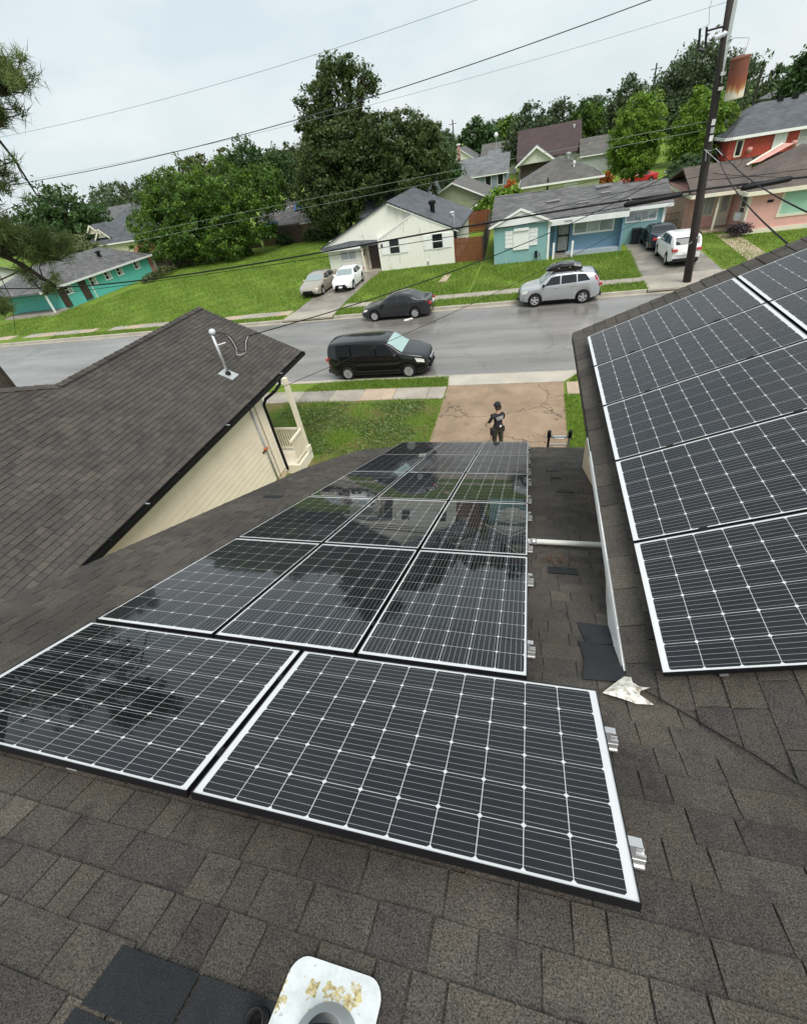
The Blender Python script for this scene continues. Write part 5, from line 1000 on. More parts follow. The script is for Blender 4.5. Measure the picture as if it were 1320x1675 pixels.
tree('broadleaf_tree', 'dark green tree beside the thin far pole', (-14.6, 90), [(-14.6, 90, 6.0, 2.0, 2.2, 2.4), (-13.4, 90, 3.6, 1.8, 2.0, 2.0), (-16, 91, 7.0, 2, 2, 2)], 7000, .22, 'leaf_dark', 9, .3, fill=.4)
tree('broadleaf_tree', 'dark round tree at the far left beyond the turquoise house', (-90, 88), [(-90, 86, 7.2, 5.4, 5, 4.6), (-97, 86, 5.6, 5.5, 5, 4), (-85, 87, 5.0, 3.8, 4, 3.6), (-92, 86, 3.6, 8, 5, 3)], 20000, .34, 'leaf_dark', 10, .5, rc=1.2)
tree('broadleaf_tree', 'small bushy tree before the dormers at the left', (-66, 62), [(-66.5, 62, 3.4, 3.2, 3, 2.2), (-63, 61, 2.6, 2.4, 2.4, 1.8)], 6000, .24, 'leaf_olive', 11, .25)
i = 20
for (x, y, z, rx, rz, lab, mt) in [(-76, 95, 7.5, 5, 4, 'dark tree at the skyline right of the far left tree', 'leaf_far'), (-68, 92, 8.4, 4.5, 3.6, 'wispy skyline tree above the dark roofed house', 'leaf_far'), (-60, 90, 9.0, 4, 3.4, 'skyline tree half behind the broad tree', 'leaf_far'), (-115, 130, 8, 11, 5, 'distant tree clump behind the turquoise house', 'leaf_far'),
    (-18.3, 176, 7.6, 6.4, 5.0, 'round mid green tree beyond the far pole', 'leaf_dark'), (-9.6, 182, 6.8, 4.4, 4.2, 'lighter green round tree at the skyline by the street lamp', 'leaf_bright'), (-35, 192, 8.5, 9, 5, 'distant green clump left of the far white house', 'leaf_far'), (-1.5, 126, 7.6, 5.4, 4.6, 'dark tree rising behind the maroon roof', 'leaf_far'), (4.6, 132, 7.6, 4.8, 4.4, 'dark tree right behind the maroon roof ridge', 'leaf_far'),
    (9.5, 128, 7.6, 4.4, 3.6, 'mid green tree behind the small porch house', 'leaf_dark'), (16, 118, 8.2, 4.6, 4.6, 'dark skyline tree left of the biggest right hand tree', 'leaf_far'), (29, 112, 7.0, 5, 4, 'dark tree behind the rusty transformer', 'leaf_far'), (36, 150, 8, 9, 5, 'distant clump above the red house roof', 'leaf_far'), (-38, 160, 8, 9, 5.4, 'distant clump behind the tall oak', 'leaf_far'), (50, 170, 8, 12, 6, 'farthest clump at the right skyline', 'leaf_far'), (-60, 170, 8, 14, 5, 'farthest clump behind the broad tree', 'leaf_far'), (-150, 170, 9, 16, 6, 'farthest clump at the left skyline', 'leaf_far'), (20, 190, 8, 12, 5.5, 'farthest clump behind the lime green trees', 'leaf_far'), (-10, 210, 7, 16, 5.5, 'farthest clump behind the far houses', 'leaf_far')]:
    kz = .96
    tree('broadleaf_tree', lab, (x, y), [(x, y, z*kz, rx*.66, rx*.5, rz*.9), (x-rx*.55, y+1, z*.74*kz, rx*.5, rx*.4, rz*.68), (x+rx*.55, y-1, z*.78*kz, rx*.48, rx*.4, rz*.68), (x, y, z*.42, rx*.6, rx*.5, rz*.5)], 7500, .05+y*.0021, mt, i, .3, rc=.25+y*.006, dens=30); i += 1
tree('broadleaf_tree', 'yellow green tree behind the small porch house roof', (9.6, 127), [(9.8, 127, 6.8, 3.2, 3, 2.8), (12.2, 127, 6.0, 2.6, 2.6, 2.4), (8.4, 128, 4.6, 2.0, 2.4, 2.4)], 9000, .22, 'leaf_bright', 12, .3)
tree('oak_tree', 'biggest dark tree on the skyline behind the utility pole', (22, 96), [(21.6, 95, 10.6, 3.6, 3.6, 3.0), (18.2, 96, 8.2, 2.8, 3.0, 2.8), (25.2, 95, 8.8, 3.2, 3.2, 2.8), (21.5, 94, 6.4, 5.2, 4, 3.0), (15.2, 97, 6.0, 2.2, 2.6, 2.4)], 26000, .22, 'leaf_far', 13, .5, rc=1.1)
tree('broadleaf_tree', 'dark green tree cut by the right picture edge', (31, 82), [(31.0, 82, 7.4, 2.8, 3, 3.2), (33.8, 81, 9.0, 3.2, 3, 2.6), (29.6, 83, 5.6, 1.8, 2.2, 2.2)], 13000, .25, 'leaf_dark', 14, .4)
tree('broadleaf_tree', 'lime green upright tree behind the blue house', (11.2, 70), [(10.8, 70, 6.0, 2.5, 2.3, 2.8), (9.4, 70, 4.6, 1.4, 1.7, 2.0), (12.2, 70, 4.6, 1.3, 1.7, 2.0), (10.9, 69.5, 3.3, 2.1, 2.0, 1.3)], 30000, .125, 'leaf_lime', 15, .25, rc=.5, up=.5, dens=60, fill=.7)
tree('broadleaf_tree', 'lime green upright tree just left of the utility pole', (15.6, 64), [(15.4, 64, 6.1, 1.8, 2.0, 2.5), (17.2, 64.5, 5.4, 1.6, 2, 2.3), (14.6, 64, 4.2, 1.2, 1.5, 1.7), (16.2, 63.5, 3.6, 2.1, 2.0, 1.6)], 28000, .125, 'leaf_lime', 16, .25, rc=.5, up=.5, dens=60, fill=.7)
tree('shrub', 'leafy green bush below the lime trees beside the wire fence', (12.6, 54), [(12.5, 54, 1.9, 1.5, 1.4, 1.5), (13.3, 56, 2.8, 1.3, 1.3, 1.6)], 6000, .14, 'leaf_dark', 17, .08, rc=.4, kind='shrub')
tree('shrub', 'bright banana green bush between the fences', (-4.2, 62), [(-5.4, 60.5, 1.5, 1.2, 1.2, 1.3), (-3.8, 62, 2.0, 1.3, 1.3, 1.4), (-2.4, 64, 2.1, .9, 1, 1.0)], 5000, .20, 'leaf_lime', 18, .06, rc=.45, kind='shrub')
tree('shrub', 'dark purple leaved bush at the corner of the pink house', (14.0, 40.9), [(13.9, 40.9, .62, .72, .55, .46), (14.3, 41.0, .5, .5, .5, .36)], 2600, .06, 'leaf_purple', 19, .04, rc=.22, kind='shrub')
tree('shrub', 'low scrub at the foot of the turquoise wall', (-45.3, 52.5), [(-45.4, 51.0, .5, .6, 1.5, .5), (-45.4, 54.0, .55, .7, 1.8, .6)], 2600, .12, 'leaf_olive', 50, .04, rc=.3, kind='shrub')
tree('shrub', 'bush at the foot of the oak behind the field', (-26.5, 65.8), [(-27, 65.6, .9, 1.6, .9, 1.0), (-29.5, 66, .8, 1.6, .8, .8), (-34, 66.4, .8, 1.2, .8, .8)], 5000, .16, 'leaf_dark', 51, .05, rc=.4, kind='shrub')
# orange flowering bushes / things behind the blue house
tree('shrub', 'orange blossoming bush behind the blue house roof', (8.6, 76), [(8.6, 76, 1.3, 1.0, .8, .9), (11.5, 75, 1.2, .8, .8, .8)], 1300, .15, 'leaf_orange', 52, .06, rc=.4, kind='shrub')
tree('shrub', 'orange bush beside the long grey roofed house', (-8.5, 94), [(-8.8, 94, .7, .8, .8, .6), (-4.4, 93, .8, .6, .7, .8)], 900, .2, 'leaf_orange', 53, .06, rc=.4, kind='shrub')
# ------------------------------------------------------------------ pine at the left edge
pn = thing('pine_tree', 'pine tree reaching in from the left edge with dark needle branches', 'tree', (-16.2, 9.6, .15), group='trees of the neighbourhood')
rng = np.random.default_rng(77); tk = MB()
tk.tube([(-15.6, 9.6, 0), (-15.75, 9.65, 4.5), (-16.2, 9.8, 9), (-16.6, 10, 14), (-16.8, 10, 19)], [.34, .30, .26, .2, .08], 12); tips = []
def world_at(px, py, Y):
    d = ((px-IW/2)/FPX)*CR+((py-IH/2)/FPX)*CD+CF; k = Y/d[1]; return np.array([d[0]*k, Y, CAMZ+d[2]*k])
def branch(pxs, Y0, Y1, r0, r1, twigs=0, spread=.5, tl=.6):
    n_ = len(pxs); pts = [world_at(px, py, Y0+(Y1-Y0)*i/(n_-1)) for i, (px, py) in enumerate(pxs)]
    root = np.array([-16.3, 9.8, pts[0][2]-.6]); P_ = [root]+pts; tk.tube(P_, [r0+(r1-r0)*i/(len(P_)-1) for i in range(len(P_))], 7)
    for k in range(twigs):
        f = rng.random()*(n_-1); i_ = min(int(f), n_-2); a = pts[i_]+(pts[i_+1]-pts[i_])*(f-i_); d = rng.normal(size=3); d[2] = abs(d[2])*.5; d /= np.linalg.norm(d); b_ = a+d*spread*(.5+rng.random())
        tk.tube([a, (a+b_)/2+rng.normal(size=3)*.05, b_], [.02, .014, .008], 5); tips.append((b_, tl))
    return pts
branch([(-90, 112), (-50, 120), (-4, 135), (20, 155)], 10, 10.3, .05, .012, 84, .5); branch([(-90, 190), (-50, 195), (-10, 196), (10, 208)], 10, 10, .04, .012, 44, .45)
branch([(-50, 250), (-10, 250), (10, 270), (6, 290)], 9.5, 9.8, .03, .01, 8, .3); branch([(-70, 300), (-30, 300), (-6, 312), (4, 330)], 9.8, 10, .03, .01, 10, .35)
branch([(-40, 200), (0, 230), (25, 262), (60, 318), (86, 333), (112, 350)], 10.5, 10.8, .04, .008, 0); branch([(-40, 280), (0, 300), (8, 320)], 10, 10, .02, .008, 3, .3); branch([(25, 262), (38, 290), (62, 310), (66, 328)], 10.6, 10.7, .018, .006, 0)
branch([(-60, 380), (0, 415), (40, 435), (70, 455), (92, 468)], 9.8, 10.6, .07, .045, 14, .45)
branch([(-80, 395), (0, 405), (50, 405), (84, 415), (102, 428)], 10.2, 11, .03, .01, 96, .45); branch([(-90, 370), (-40, 375), (0, 400), (20, 420)], 9.6, 10, .04, .012, 70, .5)
branch([(-40, 480), (-5, 500), (8, 515)], 9.5, 9.6, .025, .008, 30, .35); branch([(-50, 430), (0, 450), (20, 490), (26, 545)], 10, 10, .02, .005, 0); branch([(40, 440), (62, 468), (74, 482), (84, 478)], 10.4, 10.4, .02, .008, 6, .25)
for k in range(46):
    d = rng.normal(size=3); d /= np.linalg.norm(d); c = np.array([-14.2, 10.3, 10.2])+d*np.array([2.3, 1.6, 2.1])*rng.random()**.4; a = np.array([-16.4, 9.9, c[2]-.5-.4*rng.random()]); m1 = (a+c)/2+rng.normal(size=3)*.15
    tk.tube([a, m1, c], [.045, .03, .012], 6)
    for j in range(6): e = m1+(c-m1)*rng.random()+rng.normal(size=3)*.28; tk.tube([m1+(c-m1)*rng.random(), e], [.012, .006], 4); tips.append((e, .6))
tk.build('trunk', 'bark', pn, smooth=True)
V = []; TT = []
for (c, s_) in tips:
    n_ = 60; d = rng.normal(size=(n_, 3))+np.array([.25, 0, .35]); d /= np.linalg.norm(d, axis=1)[:, None]; l = .16+.14*rng.random(n_); w = np.cross(d, rng.normal(size=(n_, 3))); w /= np.linalg.norm(w, axis=1)[:, None]
    a = c+rng.normal(size=(n_, 3))*.06; V.append(np.stack([a-w*.009, a+w*.009, a+d*l[:, None]], 1).reshape(-1, 3)); TT.append(.2+.6*rng.random(n_)*(.6+.4*rng.random()))
quads('needles', np.concatenate(V), np.concatenate(TT), 'needle', pn, k=3)
# ------------------------------------------------------------------ grass and weeds
def blades(name, label, poly, n, h, mat, seed, z=.15, w=.012, clump=None):
    r = np.random.default_rng(seed); xs_ = [p[0] for p in poly]; ys = [p[1] for p in poly]; out = []
    x = r.uniform(min(xs_), max(xs_), n*2); y = r.uniform(min(ys), max(ys), n*2); ins = np.zeros(n*2, bool); j = len(poly)-1
    for i in range(len(poly)):
        xi, yi, xj, yj = *poly[i], *poly[j]; c = ((yi > y) != (yj > y)) & (x < (xj-xi)*(y-yi)/((yj-yi) or 1e-9)+xi); ins ^= c; j = i
    x, y = x[ins][:n], y[ins][:n]; m_ = len(x)
    den = .55+.45*np.sin(x*1.7+seed)*np.cos(y*1.3)+.3*np.sin(x*.6+y*.9); keep = r.random(m_) < np.clip(den+.25, .12, 1); x, y = x[keep], y[keep]; m_ = len(x)
    hh = h*(.4+.9*r.random(m_)); a = r.random(m_)*6.283; dx, dy = np.cos(a), np.sin(a); lean = .35+.8*r.random(m_); b = r.random(m_)*6.283
    base = np.stack([x, y, np.full(m_, z)], 1); side = np.stack([dx, dy, np.zeros(m_)], 1)*(w*(.6+.8*r.random(m_)))[:, None]; tip = base+np.stack([np.cos(b)*hh*lean, np.sin(b)*hh*lean, hh], 1)
    V = np.stack([base-side, base+side, tip], 1).reshape(-1, 3); o = quads(name, V, .15+.7*r.random(m_), mat, None, 'stuff', 3); tag(o, label, 'grass'); return o
blades('grass', 'bright grass along the right half of the near lawn and verge', [(-8.2, 12.5), (-3.28, 10), (-3.32, 16.93), (-11, 16.93)], 30000, .085, 'grass_blade', 1, w=.011)
blades('grass', 'grass verge between the near pavement and kerb', [(-10.4, 17.95), (-3.38, 17.95), (-3.5, 19.0), (-9.8, 19.0)], 20000, .10, 'grass_blade', 2, w=.011)
blades('grass', 'strip of grass right of the near driveway', [(1.3, 9), (3.4, 9), (3.4, 16.95), (1.36, 16.95)], 22000, .085, 'grass_blade', 3, w=.011); blades('grass', 'little grass verge right of the driveway apron', [(1.6, 18.05), (4, 18.05), (4, 18.92), (2.0, 18.92)], 4000, .10, 'grass_blade', 4, w=.011)
blades('grass', 'wide grass field left of the white house', [(-60, 31.9), (-16.95, 32.05), (-17.0, 36), (-18.4, 44), (-19, 56), (-28, 66), (-44, 60), (-46, 42)], 120000, .13, 'grass_blade', 5, w=.024)
blades('grass', 'front lawn of the white house', [(-13.5, 32.62), (-4.2, 32.62), (-4.2, 42.4), (-13.4, 42.3)], 30000, .13, 'grass_blade', 6, w=.022); blades('grass', 'front lawn of the blue house', [(-4.1, 32.62), (6.62, 32.62), (6.95, 40.3), (-4.0, 40.15)], 32000, .11, 'grass_blade', 7, w=.022)
blades('grass', 'far kerbside verge', [(-13.3, 30.0), (6.55, 30.0), (6.55, 31.62), (-13.3, 31.62)], 16000, .13, 'grass_blade', 8, w=.02); blades('grass', 'lawn before the pink house', [(11.1, 32.9), (22, 32.9), (22, 41), (14.3, 41.2), (11.4, 47)], 22000, .10, 'grass_blade', 9, w=.022)
blades('grass', 'broken verge along the far kerb by the field', [(-40, 30.1), (-17.3, 30.1), (-17.3, 31.0), (-40, 31.0)], 9000, .12, 'grass_blade', 10, w=.02)
r = np.random.default_rng(9); n = 12000; x = r.uniform(-10.5, -4.0, n); y = r.uniform(12.6, 16.6, n); k = (np.sin(x*2.1)+np.sin(y*2.7+x)+r.normal(size=n)*.7) > -.2
C = np.stack([x[k], y[k], .17+.07*r.random(k.sum())], 1); tag(leaf_quads('weeds', C, np.array([0, 0, 1.2]), .045, r.random(len(C)), 'weed', rng=r, aspect=.55, kind='stuff'), 'broad leaved weeds in the near lawn', 'weeds')
# ------------------------------------------------------------------ utility pole, wires
up = thing('utility_pole', 'dark leaning wooden utility pole with rusty transformer across the street', 'pole', (8.6, 30.75, .15))
px_ = lambda z: 8.62-(z-.15)*.0875; PY = 30.75
MB().tube([(px_(z), PY, z) for z in (0, 3, 6, 9, 12.6)], [.215, .205, .19, .165, .14], 14).build('shaft', 'pole_wood', up, smooth=True)
MB().obox((px_(10.6)+.13, PY-.12, 10.6), (.075, 0, 0), (0, .03, 0), (-.09*1.0, 0, 2.0)).build('conduit_guard', 'galv', up)
tr = thing('transformer', 'rust streaked grey transformer can hanging on the utility pole', 'transformer', (8.75, 30.5, 7.95))
zt0 = 8.0; cx = 8.62
def can(c, r, h, n=28):
    mb = MB(); pr = [(0, 0), (r*.97, 0), (r, .03), (r, h-.03), (r*1.04, h-.03), (r*1.04, h+.02), (r*.9, h+.06), (0, h+.09)]
    mb.lathe(pr, (0, 0, 0), n); o = mb.build('tank', 'transformer', tr, smooth=False); o.matrix_basis = Matrix.Translation(c) @ Matrix.Rotation(-.085, 4, 'Y'); return o
can((8.56, 30.30, 7.95), .365, 1.36)
for z, o_ in ((8.35, .2), (8.85, .2)): bx(tr, 'bracket', px_(z)+.0, px_(z)+.2, 30.5, 30.66, z, z+.12, 'trim_white')
for k, (dx, dy) in enumerate(((-.12, .1), (.05, -.1), (.15, .1))): MB().lathe([(0, 0), (.05, 0), (.035, .06), (.05, .1), (.03, .16), (.045, .2), (.015, .3), (0, .3)], (8.42+dx, 30.30+dy, 9.38), 10).build('bushing', 'insulator', tr, smooth=True)
MB().tube([(8.78, 30.3, 9.2), (9.0, 30.3, 9.4), (9.08, 30.3, 8.9), (8.95, 30.3, 8.1)], .015, 6).build('lead', 'rubber', tr); MB().tube([(8.57, 30.3, 9.5), (8.6, 30.35, 9.9), (8.1, 30.5, 10.0), (7.85, 30.6, 9.95)], .008, 5).build('lead', 'rubber', tr)
# cutout switch and arm near the top
ca = thing('cutout_switch', 'grey fuse cutouts on a short arm near the pole top', 'cutout', (7.3, 30.7, 10.2))
MB().tube([(px_(10.5)-.1, PY-.1, 10.45), (6.9, 30.7, 10.42)], .04, 6).build('arm', 'pole_wood', ca)
MB().lathe([(.08, 0), (.12, .06), (.08, .14), (.12, .22), (.08, .3), (.12, .38), (.06, .48)], (0, 0, 0), 12).build('insulator', 'insulator', ca, world=True, smooth=True).matrix_basis = Matrix.Translation((7.3, 30.65, 10.12)) @ Matrix.Rotation(1.35, 4, 'Y')
for x in (6.72, 6.98): MB().tube([(x-.06, 30.68, 10.55), (x+.05, 30.68, 9.9)], .05, 7).build('fuse_tube', 'dark_plastic', ca)
MB().tube([(6.7, 30.68, 10.5), (6.95, 30.68, 10.62)], .02, 5).build('link', 'galv', ca); MB().tube([(6.75, 30.68, 9.88), (7.02, 30.68, 9.8)], .07, 6).build('clip', 'dark_plastic', ca); MB().tube([(6.98, 30.68, 10.6), (6.88, 30.7, 11.1), (7.0, 30.7, 12.2)], .008, 5).build('lead', 'rubber', ca)
for z, m_ in ((7.25, 'trim_white'), (6.95, 'galv'), (6.65, 'trim_white')): bx(up, 'bracket', px_(z)-.05, px_(z)+.1, PY-.24, PY-.14, z-.12, z+.1, m_)
for k in range(6):
    r_ = random.Random(k); a = Vector((px_(6.1)+.1, PY-.2, 6.15)); MB().tube([a, a+Vector((r_.uniform(-.5, .5), -.25, r_.uniform(-.1, .15))), a+Vector((r_.uniform(-.8, .8), -.3, r_.uniform(-.6, -.2)))], .012, 5).build('splice', 'galv' if k % 2 else 'rubber', up)
for k in range(7): MB().tube([(8.75+.06*k, PY-.1, 7.6), (8.72+.05*k, PY-.15, 7.0), (8.4+.1*k, PY-.2, 6.35)], .009, 4).build('drop_lead', 'rubber', up)
for (cx_, cz_) in ((9.05, 5.75), (9.5, 5.55)):
    MB().tube([(cx_+.17*math.cos(a)*1, PY-.3, cz_+.2*math.sin(a)) for a in np.linspace(0, 6.28, 13)], .011, 5, cap=False).build('wire_coil', 'rubber', up)
MB().tube([(px_(2.2)-.2, PY-.17, 2.15), (px_(2.2)+.2, PY-.17, 2.5)], .02, 5).build('strap', 'galv', up)
# street wires: (X,Z) samples on the line of poles, fitted with a parabola
def span(label, pts, r, mat, x0, x1, yf=lambda x: 30.7, name='overhead_wire', deg=2):
    c = np.polyfit([p[0] for p in pts], [p[1] for p in pts], deg if len(pts) > 2 else 1); xs_ = np.linspace(x0, x1, 50)
    o = MB().tube([(x, yf(x), float(np.polyval(c, x))) for x in xs_], r, 6).build(name, mat, smooth=True); return tag(o, label, 'wire', 'overhead wires along the street')
span('thick upper power wire sagging across the whole sky', [(7.5, 12.1), (4.38, 11.78), (-8.15, 10.69), (-33.6, 10.23)], .022, 'wire_dark', -50, 7.4)
span('topmost thin power wire crossing the sky', [(7.3, 13.9), (-2.83, 13.07), (-15, 12.6), (-31.2, 12.54)], .010, 'wire_grey', -50, 7.3); span('thin grey wire just under the thick power wire', [(7.51, 11.19), (-7.53, 10.36), (-20, 10.25), (-34, 10.35)], .008, 'wire_grey', -50, 7.6)
span('upper of two thin pale cables passing before the trees', [(8.2, 7.3), (-3.17, 7.1), (-14, 6.75), (-26.5, 6.45)], .011, 'wire_green', -50, 8.0); span('lower of two thin pale cables passing before the trees', [(8.2, 7.0), (-3.17, 6.72), (-14, 6.4), (-26.5, 6.05)], .011, 'wire_green', -50, 8.0)
span('thick black telephone cable running the length of the street', [(12.8, 4.5), (8.0, 4.61), (-2.56, 4.33), (-12.76, 3.97), (-36, 3.8)], .05, 'rubber', -50, 40, deg=3); span('thinner black cable just below the telephone cable', [(8.0, 4.4), (-2.56, 4.05), (-12.76, 3.62), (-36, 3.4)], .02, 'rubber', -50, 8.0)
span('black cable above the blue house roof', [(8.0, 5.15), (2, 4.75), (-3.5, 4.2)], .014, 'rubber', -3.5, 8.0); span('upper cable running right from the pole', [(8.3, 4.95), (12.8, 4.85), (20, 5.2)], .016, 'rubber', 8.2, 40)
for (a, b_, lab) in ((4.6, 7.35, 'black splice case on the telephone cable before the blue garage'), (10.0, 12.1, 'black splice case on the telephone cable before the pink porch')):
    z_ = 4.42 if a > 8 else 4.36
    t = thing('splice_case', lab, 'splice case', ((a+b_)/2, 30.6, z_), group='splice cases on the telephone cable'); zA = z_+(.1 if a > 8 else .0)
    MB().tube([(a, 30.58, z_-.02), (a+.12, 30.58, z_), (b_-.12, 30.58, z_+.13), (b_, 30.58, z_+.13)], [.08, .13, .13, .08], 12).build('case', 'black_metal', t, smooth=True)
    for x in (a+.3, b_-.3): MB().tube([(x, 30.58, z_), (x, 30.62, z_+.3)], .012, 5).build('hanger', 'galv', t)
def drop(label, A, B, sag, r=.014, mat='rubber'):
    A, B = np.array(A), np.array(B); pts = [A+(B-A)*f-np.array([0, 0, sag*4*f*(1-f)]) for f in np.linspace(0, 1, 28)]; tag(MB().tube(pts, r, 6).build('service_wire', mat, smooth=True), label, 'wire', 'service drops from the utility pole')
drop('service wire from the pole to the mast on the neighbour roof', (8.1, PY-.1, 6.1), (-8.1, 11.9, 4.8), .62, .016); drop('thin wire from the pole to the corner of the neighbour house', (8.2, PY-.1, 4.7), (-7.8, 11.6, 3.15), .30, .009)
w1 = world_at(1390, 378, 9.5); w2 = world_at(1320, 425, 8.5)
drop('service wire dropping from the pole to the right picture edge', (8.5, PY-.3, 6.2), w1, .25, .016); drop('service wire dropping from the pole behind the wing rake', (8.4, PY-.3, 6.1), w2, .30, .016); drop('short wire slanting from the pole across the pink roof', (8.6, PY, 5.2), (12.3, 31, 4.55), .05, .014)
drop('thin wire fanning left from the pole over the blue roof', (8.0, PY-.1, 6.1), (2.5, 40, 3.2), .25, .012); drop('thin wire fanning left from the pole to the trees', (8.0, PY+.1, 6.15), (-6, 45, 4.3), .4, .012)
# far poles
for (x, y, h, lab) in ((-17.0, 120, 11.2, 'thin far utility pole right of the rounded oak'), (18.5, 110, 13.0, 'far utility pole before the biggest skyline tree'), (23.4, 75, 9.3, 'far utility pole right of the rusty transformer'), (-76.5, 90, 10.5, 'thin far pole at the left skyline')):
    t = thing('utility_pole', lab, 'pole', (x, y, .15), group='far utility poles'); MB().tube([(x, y, .1), (x-.1, y, h)], [.16, .11], 8).build('shaft', 'pole_wood', t); MB().tube([(x-.9, y, h-.7), (x+.7, y, h-.65)], .05, 5).build('cross_arm', 'pole_wood', t)
t = thing('street_lamp', 'far street lamp with round white head above the grey roofs', 'lamp', (-8.2, 118, .15)); MB().tube([(-8.2, 118, .1), (-8.2, 118, 7.2)], .06, 6).build('post', 'galv', t); MB().lathe([(0, -.5), (.35, -.2), (.42, .1), (.2, .45), (0, .5)], (-8.2, 118, 7.5), 12).build('lamp_head', 'trim_white', t, smooth=True)
t = thing('chimney', 'small brick chimney beside the thin far pole', 'chimney', (-16.0, 119, .15)); bx(t, 'stack', -16.3, -15.75, 119, 119.5, .15, 7.0, 'brick_wall'); bx(t, 'cap', -16.4, -15.65, 118.9, 119.6, 7.0, 7.25, 'trim_white')
# litter on the road
lt = MB(); r_ = random.Random(3)
for (x, y, s_) in ((-7.6, 28.25, .16), (-7.35, 28.45, .12), (-7.5, 28.35, .08)): lt.obox((x, y, .03), (s_, .02, .01), (.01, s_*.5, .02), (0, 0, .012))
tag(lt.build('paper_litter', 'paper'), 'crumpled paper litter on the road beside the dark sedan', 'litter')
t = thing('stone_slab', 'broken stone slab in the grass before the white house', 'stone', (-6.5, 37, .15)); MB().slab([(-6.9, 36.3, .22), (-6.3, 36.4, .22), (-6.2, 38.3, .22), (-6.7, 38.2, .22)], .08).build('slab', 'concrete_path', t)
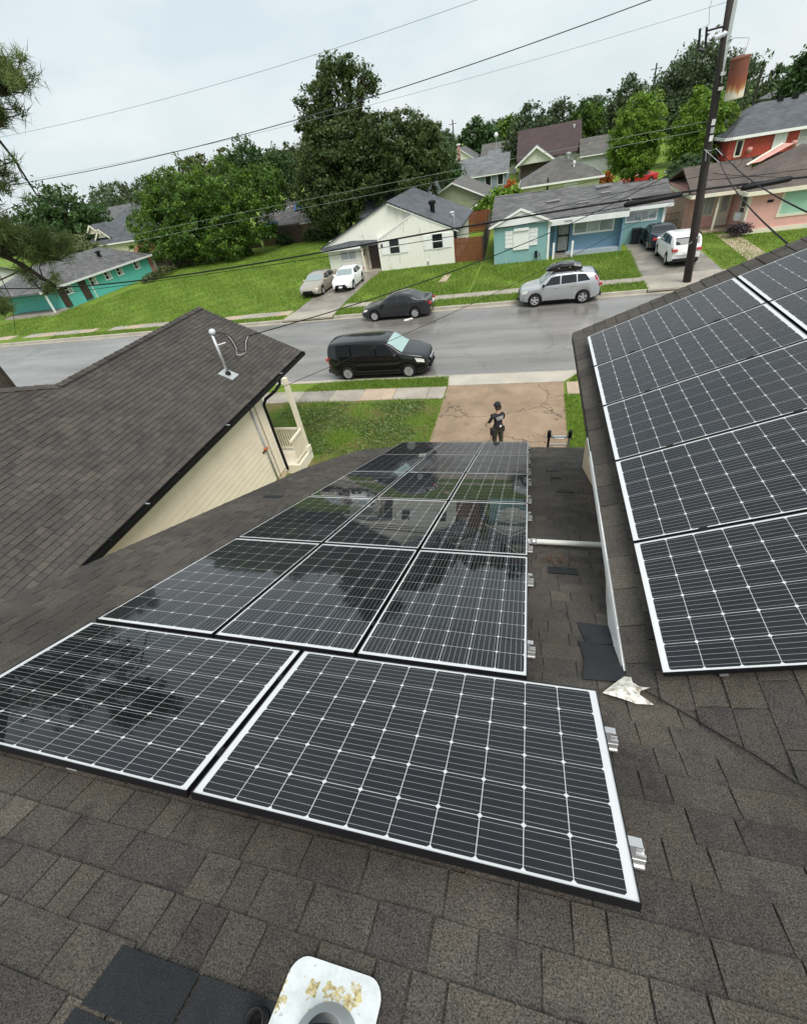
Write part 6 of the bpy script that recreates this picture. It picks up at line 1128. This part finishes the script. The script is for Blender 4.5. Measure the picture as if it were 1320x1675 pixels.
# ------------------------------------------------------------------ the man on the driveway
def person():
    hx, hy, gz = -.88, 12.72, .172
    t = thing('person', 'person in black cap, black shirt with white back print and camouflage trousers on the driveway', 'person', (hx, hy, gz), math.radians(35))
    J = {'pel': (0, 0, .96, .145, .115), 'spine': (0, -.01, 1.12, .135, .105), 'chest': (0, -.02, 1.30, .165, .12), 'neck0': (0, .0, 1.47, .075, .07), 'neck1': (0, .015, 1.56, .055, .055), 'head0': (0, .03, 1.63, .075, .088), 'head1': (0, .025, 1.71, .08, .095), 'head2': (0, .015, 1.79, .05, .06)}
    E_ = [('pel', 'spine'), ('spine', 'chest'), ('chest', 'neck0'), ('neck0', 'neck1'), ('neck1', 'head0'), ('head0', 'head1'), ('head1', 'head2')]
    for s, n_ in ((1, 'r'), (-1, 'l')):
        J.update({'sh'+n_: (s*.185, -.01, 1.42, .068, .068), 'el'+n_: (s*.27, .10, 1.17, .05, .05), 'wr'+n_: (s*.08, .27, 1.20, .034, .034), 'ha'+n_: (s*.0, .29, 1.23, .036, .03), 'hip'+n_: (s*.10, 0, .88, .105, .105), 'kn'+n_: (s*.12, .02, .50, .072, .075), 'an'+n_: (s*.13, -.02, .11, .05, .055), 'to'+n_: (s*.15, .14, .045, .045, .04)})
        E_ += [('chest', 'sh'+n_), ('sh'+n_, 'el'+n_), ('el'+n_, 'wr'+n_), ('wr'+n_, 'ha'+n_), ('pel', 'hip'+n_), ('hip'+n_, 'kn'+n_), ('kn'+n_, 'an'+n_), ('an'+n_, 'to'+n_)]
    ks = list(J); me = bpy.data.meshes.new('body'); me.from_pydata([J[k][:3] for k in ks], [(ks.index(a), ks.index(b_)) for a, b_ in E_], [])
    o = bpy.data.objects.new('body_tmp', me); COL.objects.link(o); md = o.modifiers.new('skin', 'SKIN'); md.use_smooth_shade = True; me.skin_vertices[0].data[0].use_root = True
    for i, k in enumerate(ks): me.skin_vertices[0].data[i].radius = J[k][3:5]
    o.modifiers.new('sub', 'SUBSURF').levels = 2; dg = bpy.context.evaluated_depsgraph_get(); dg.update(); m2 = bpy.data.meshes.new_from_object(o.evaluated_get(dg)); bpy.data.objects.remove(o)
    m2.name = 'body'; m2.materials.clear()
    for n_ in ('cloth_black', 'skin', 'cloth_camo', 'boot'): m2.materials.append(MATS[n_])
    for p in m2.polygons:
        x, y, z = p.center; k = 0
        if z < .13: k = 3
        elif z < 1.0: k = 2
        elif z > 1.485: k = 1
        elif y > .13 and z < 1.32: k = 1
        p.material_index = k
    m2.polygons.foreach_set('use_smooth', [True]*len(m2.polygons)); bo = bpy.data.objects.new('body', m2); link(bo, t, False)
    B = lambda mb, n_, m_, **k: mb.build(n_, m_, t, world=False, **k)
    mb = MB(); mb.lathe([(.098, 0), (.104, .04), (.098, .09), (.07, .135), (.03, .152), (0, .155)], (0, .02, 1.70), 18); mb.add([(-.075, .09, 1.715), (.075, .09, 1.715), (.06, .2, 1.70), (-.06, .2, 1.70), (-.075, .09, 1.725), (.075, .09, 1.725), (.06, .2, 1.708), (-.06, .2, 1.708)], [(0, 1, 2, 3), (7, 6, 5, 4), (2, 3, 7, 6), (1, 2, 6, 5), (3, 0, 4, 7)]); B(mb, 'cap', 'cloth_black', smooth=True)
    B(MB().lathe([(.06, -.05), (.095, -.02), (.1, .04)], (0, -.03, 1.66), 14), 'hair', 'bark', smooth=True); B(MB().box(-.07, .07, .095, .125, 1.655, 1.69), 'sunglasses', 'lens_black', bevel=.008); B(MB().lathe([(0, .02), (.018, .0), (.02, -.02), (0, -.03)], (0, .125, 1.635), 8), 'nose', 'skin', smooth=True)
    for s in (1, -1): B(MB().lathe([(0, -.012), (.028, -.008), (.028, .008), (0, .012)], (s*.085, .02, 1.665), 10, axis=0), 'ear', 'skin', smooth=True)
    for s in (1, -1):                                               # fingers closing round the phone
        for k, (l, dz) in enumerate(((.045, .03), (.055, .012), (.052, -.006), (.042, -.024))): B(MB().tube([(s*.02, .30, 1.235+dz), (s*.02-s*l*.6, .325, 1.24+dz), (s*.02-s*l*.9, .31, 1.245+dz)], [.010, .009, .007], 6), 'finger', 'skin', smooth=True)
        B(MB().tube([(s*.025, .285, 1.25), (s*.01, .28, 1.285), (-s*.005, .30, 1.30)], [.012, .011, .008], 6), 'thumb', 'skin', smooth=True)
    B(MB().box(-.075, .075, .312, .322, 1.235, 1.31), 'phone', 'lens_black')
    B(MB().lathe([(.150, -.035), (.158, 0), (.150, .035)], (0, 0, 1.0), 20), 'belt', 'boot', smooth=True); B(MB().box(-.24, -.13, -.09, .10, .72, .98), 'tool_pouch', 'cloth_black', bevel=.02); B(MB().box(.12, .21, -.09, .06, .80, .98), 'tool_pouch', 'cloth_black', bevel=.02); B(MB().tube([(-.2, .05, .75), (-.24, .08, .62)], .012, 6), 'tool_handle', 'fence_wood')
    # white lettering on the back of the shirt
    cu = bpy.data.curves.new('lettering', 'FONT'); cu.body = 'W&S'; cu.size = .12; cu.align_x = 'CENTER'; cu.extrude = .001; tmp = bpy.data.objects.new('t', cu); COL.objects.link(tmp); dg = bpy.context.evaluated_depsgraph_get(); tm = bpy.data.meshes.new_from_object(tmp.evaluated_get(dg)); bpy.data.objects.remove(tmp)
    tm.materials.clear(); tm.materials.append(MATS['white_print']); lo = bpy.data.objects.new('shirt_print', tm); link(lo, t, False)
    ybk = min(v.co.y for v in m2.vertices if 1.25 < v.co.z < 1.40 and abs(v.co.x) < .1); lo.matrix_basis = Matrix.Translation((0, ybk-.012, 1.33)) @ Matrix.Rotation(math.radians(90), 4, 'X')
    ybk2 = min(v.co.y for v in m2.vertices if 1.05 < v.co.z < 1.25 and abs(v.co.x) < .1)
    B(MB().box(-.10, .10, ybk-.012, ybk-.008, 1.295, 1.308), 'shirt_print', 'white_print'); B(MB().box(-.015, .055, ybk2-.03, ybk2-.004, 1.0, 1.09), 'rag', 'trim_white', bevel=.01)
person()
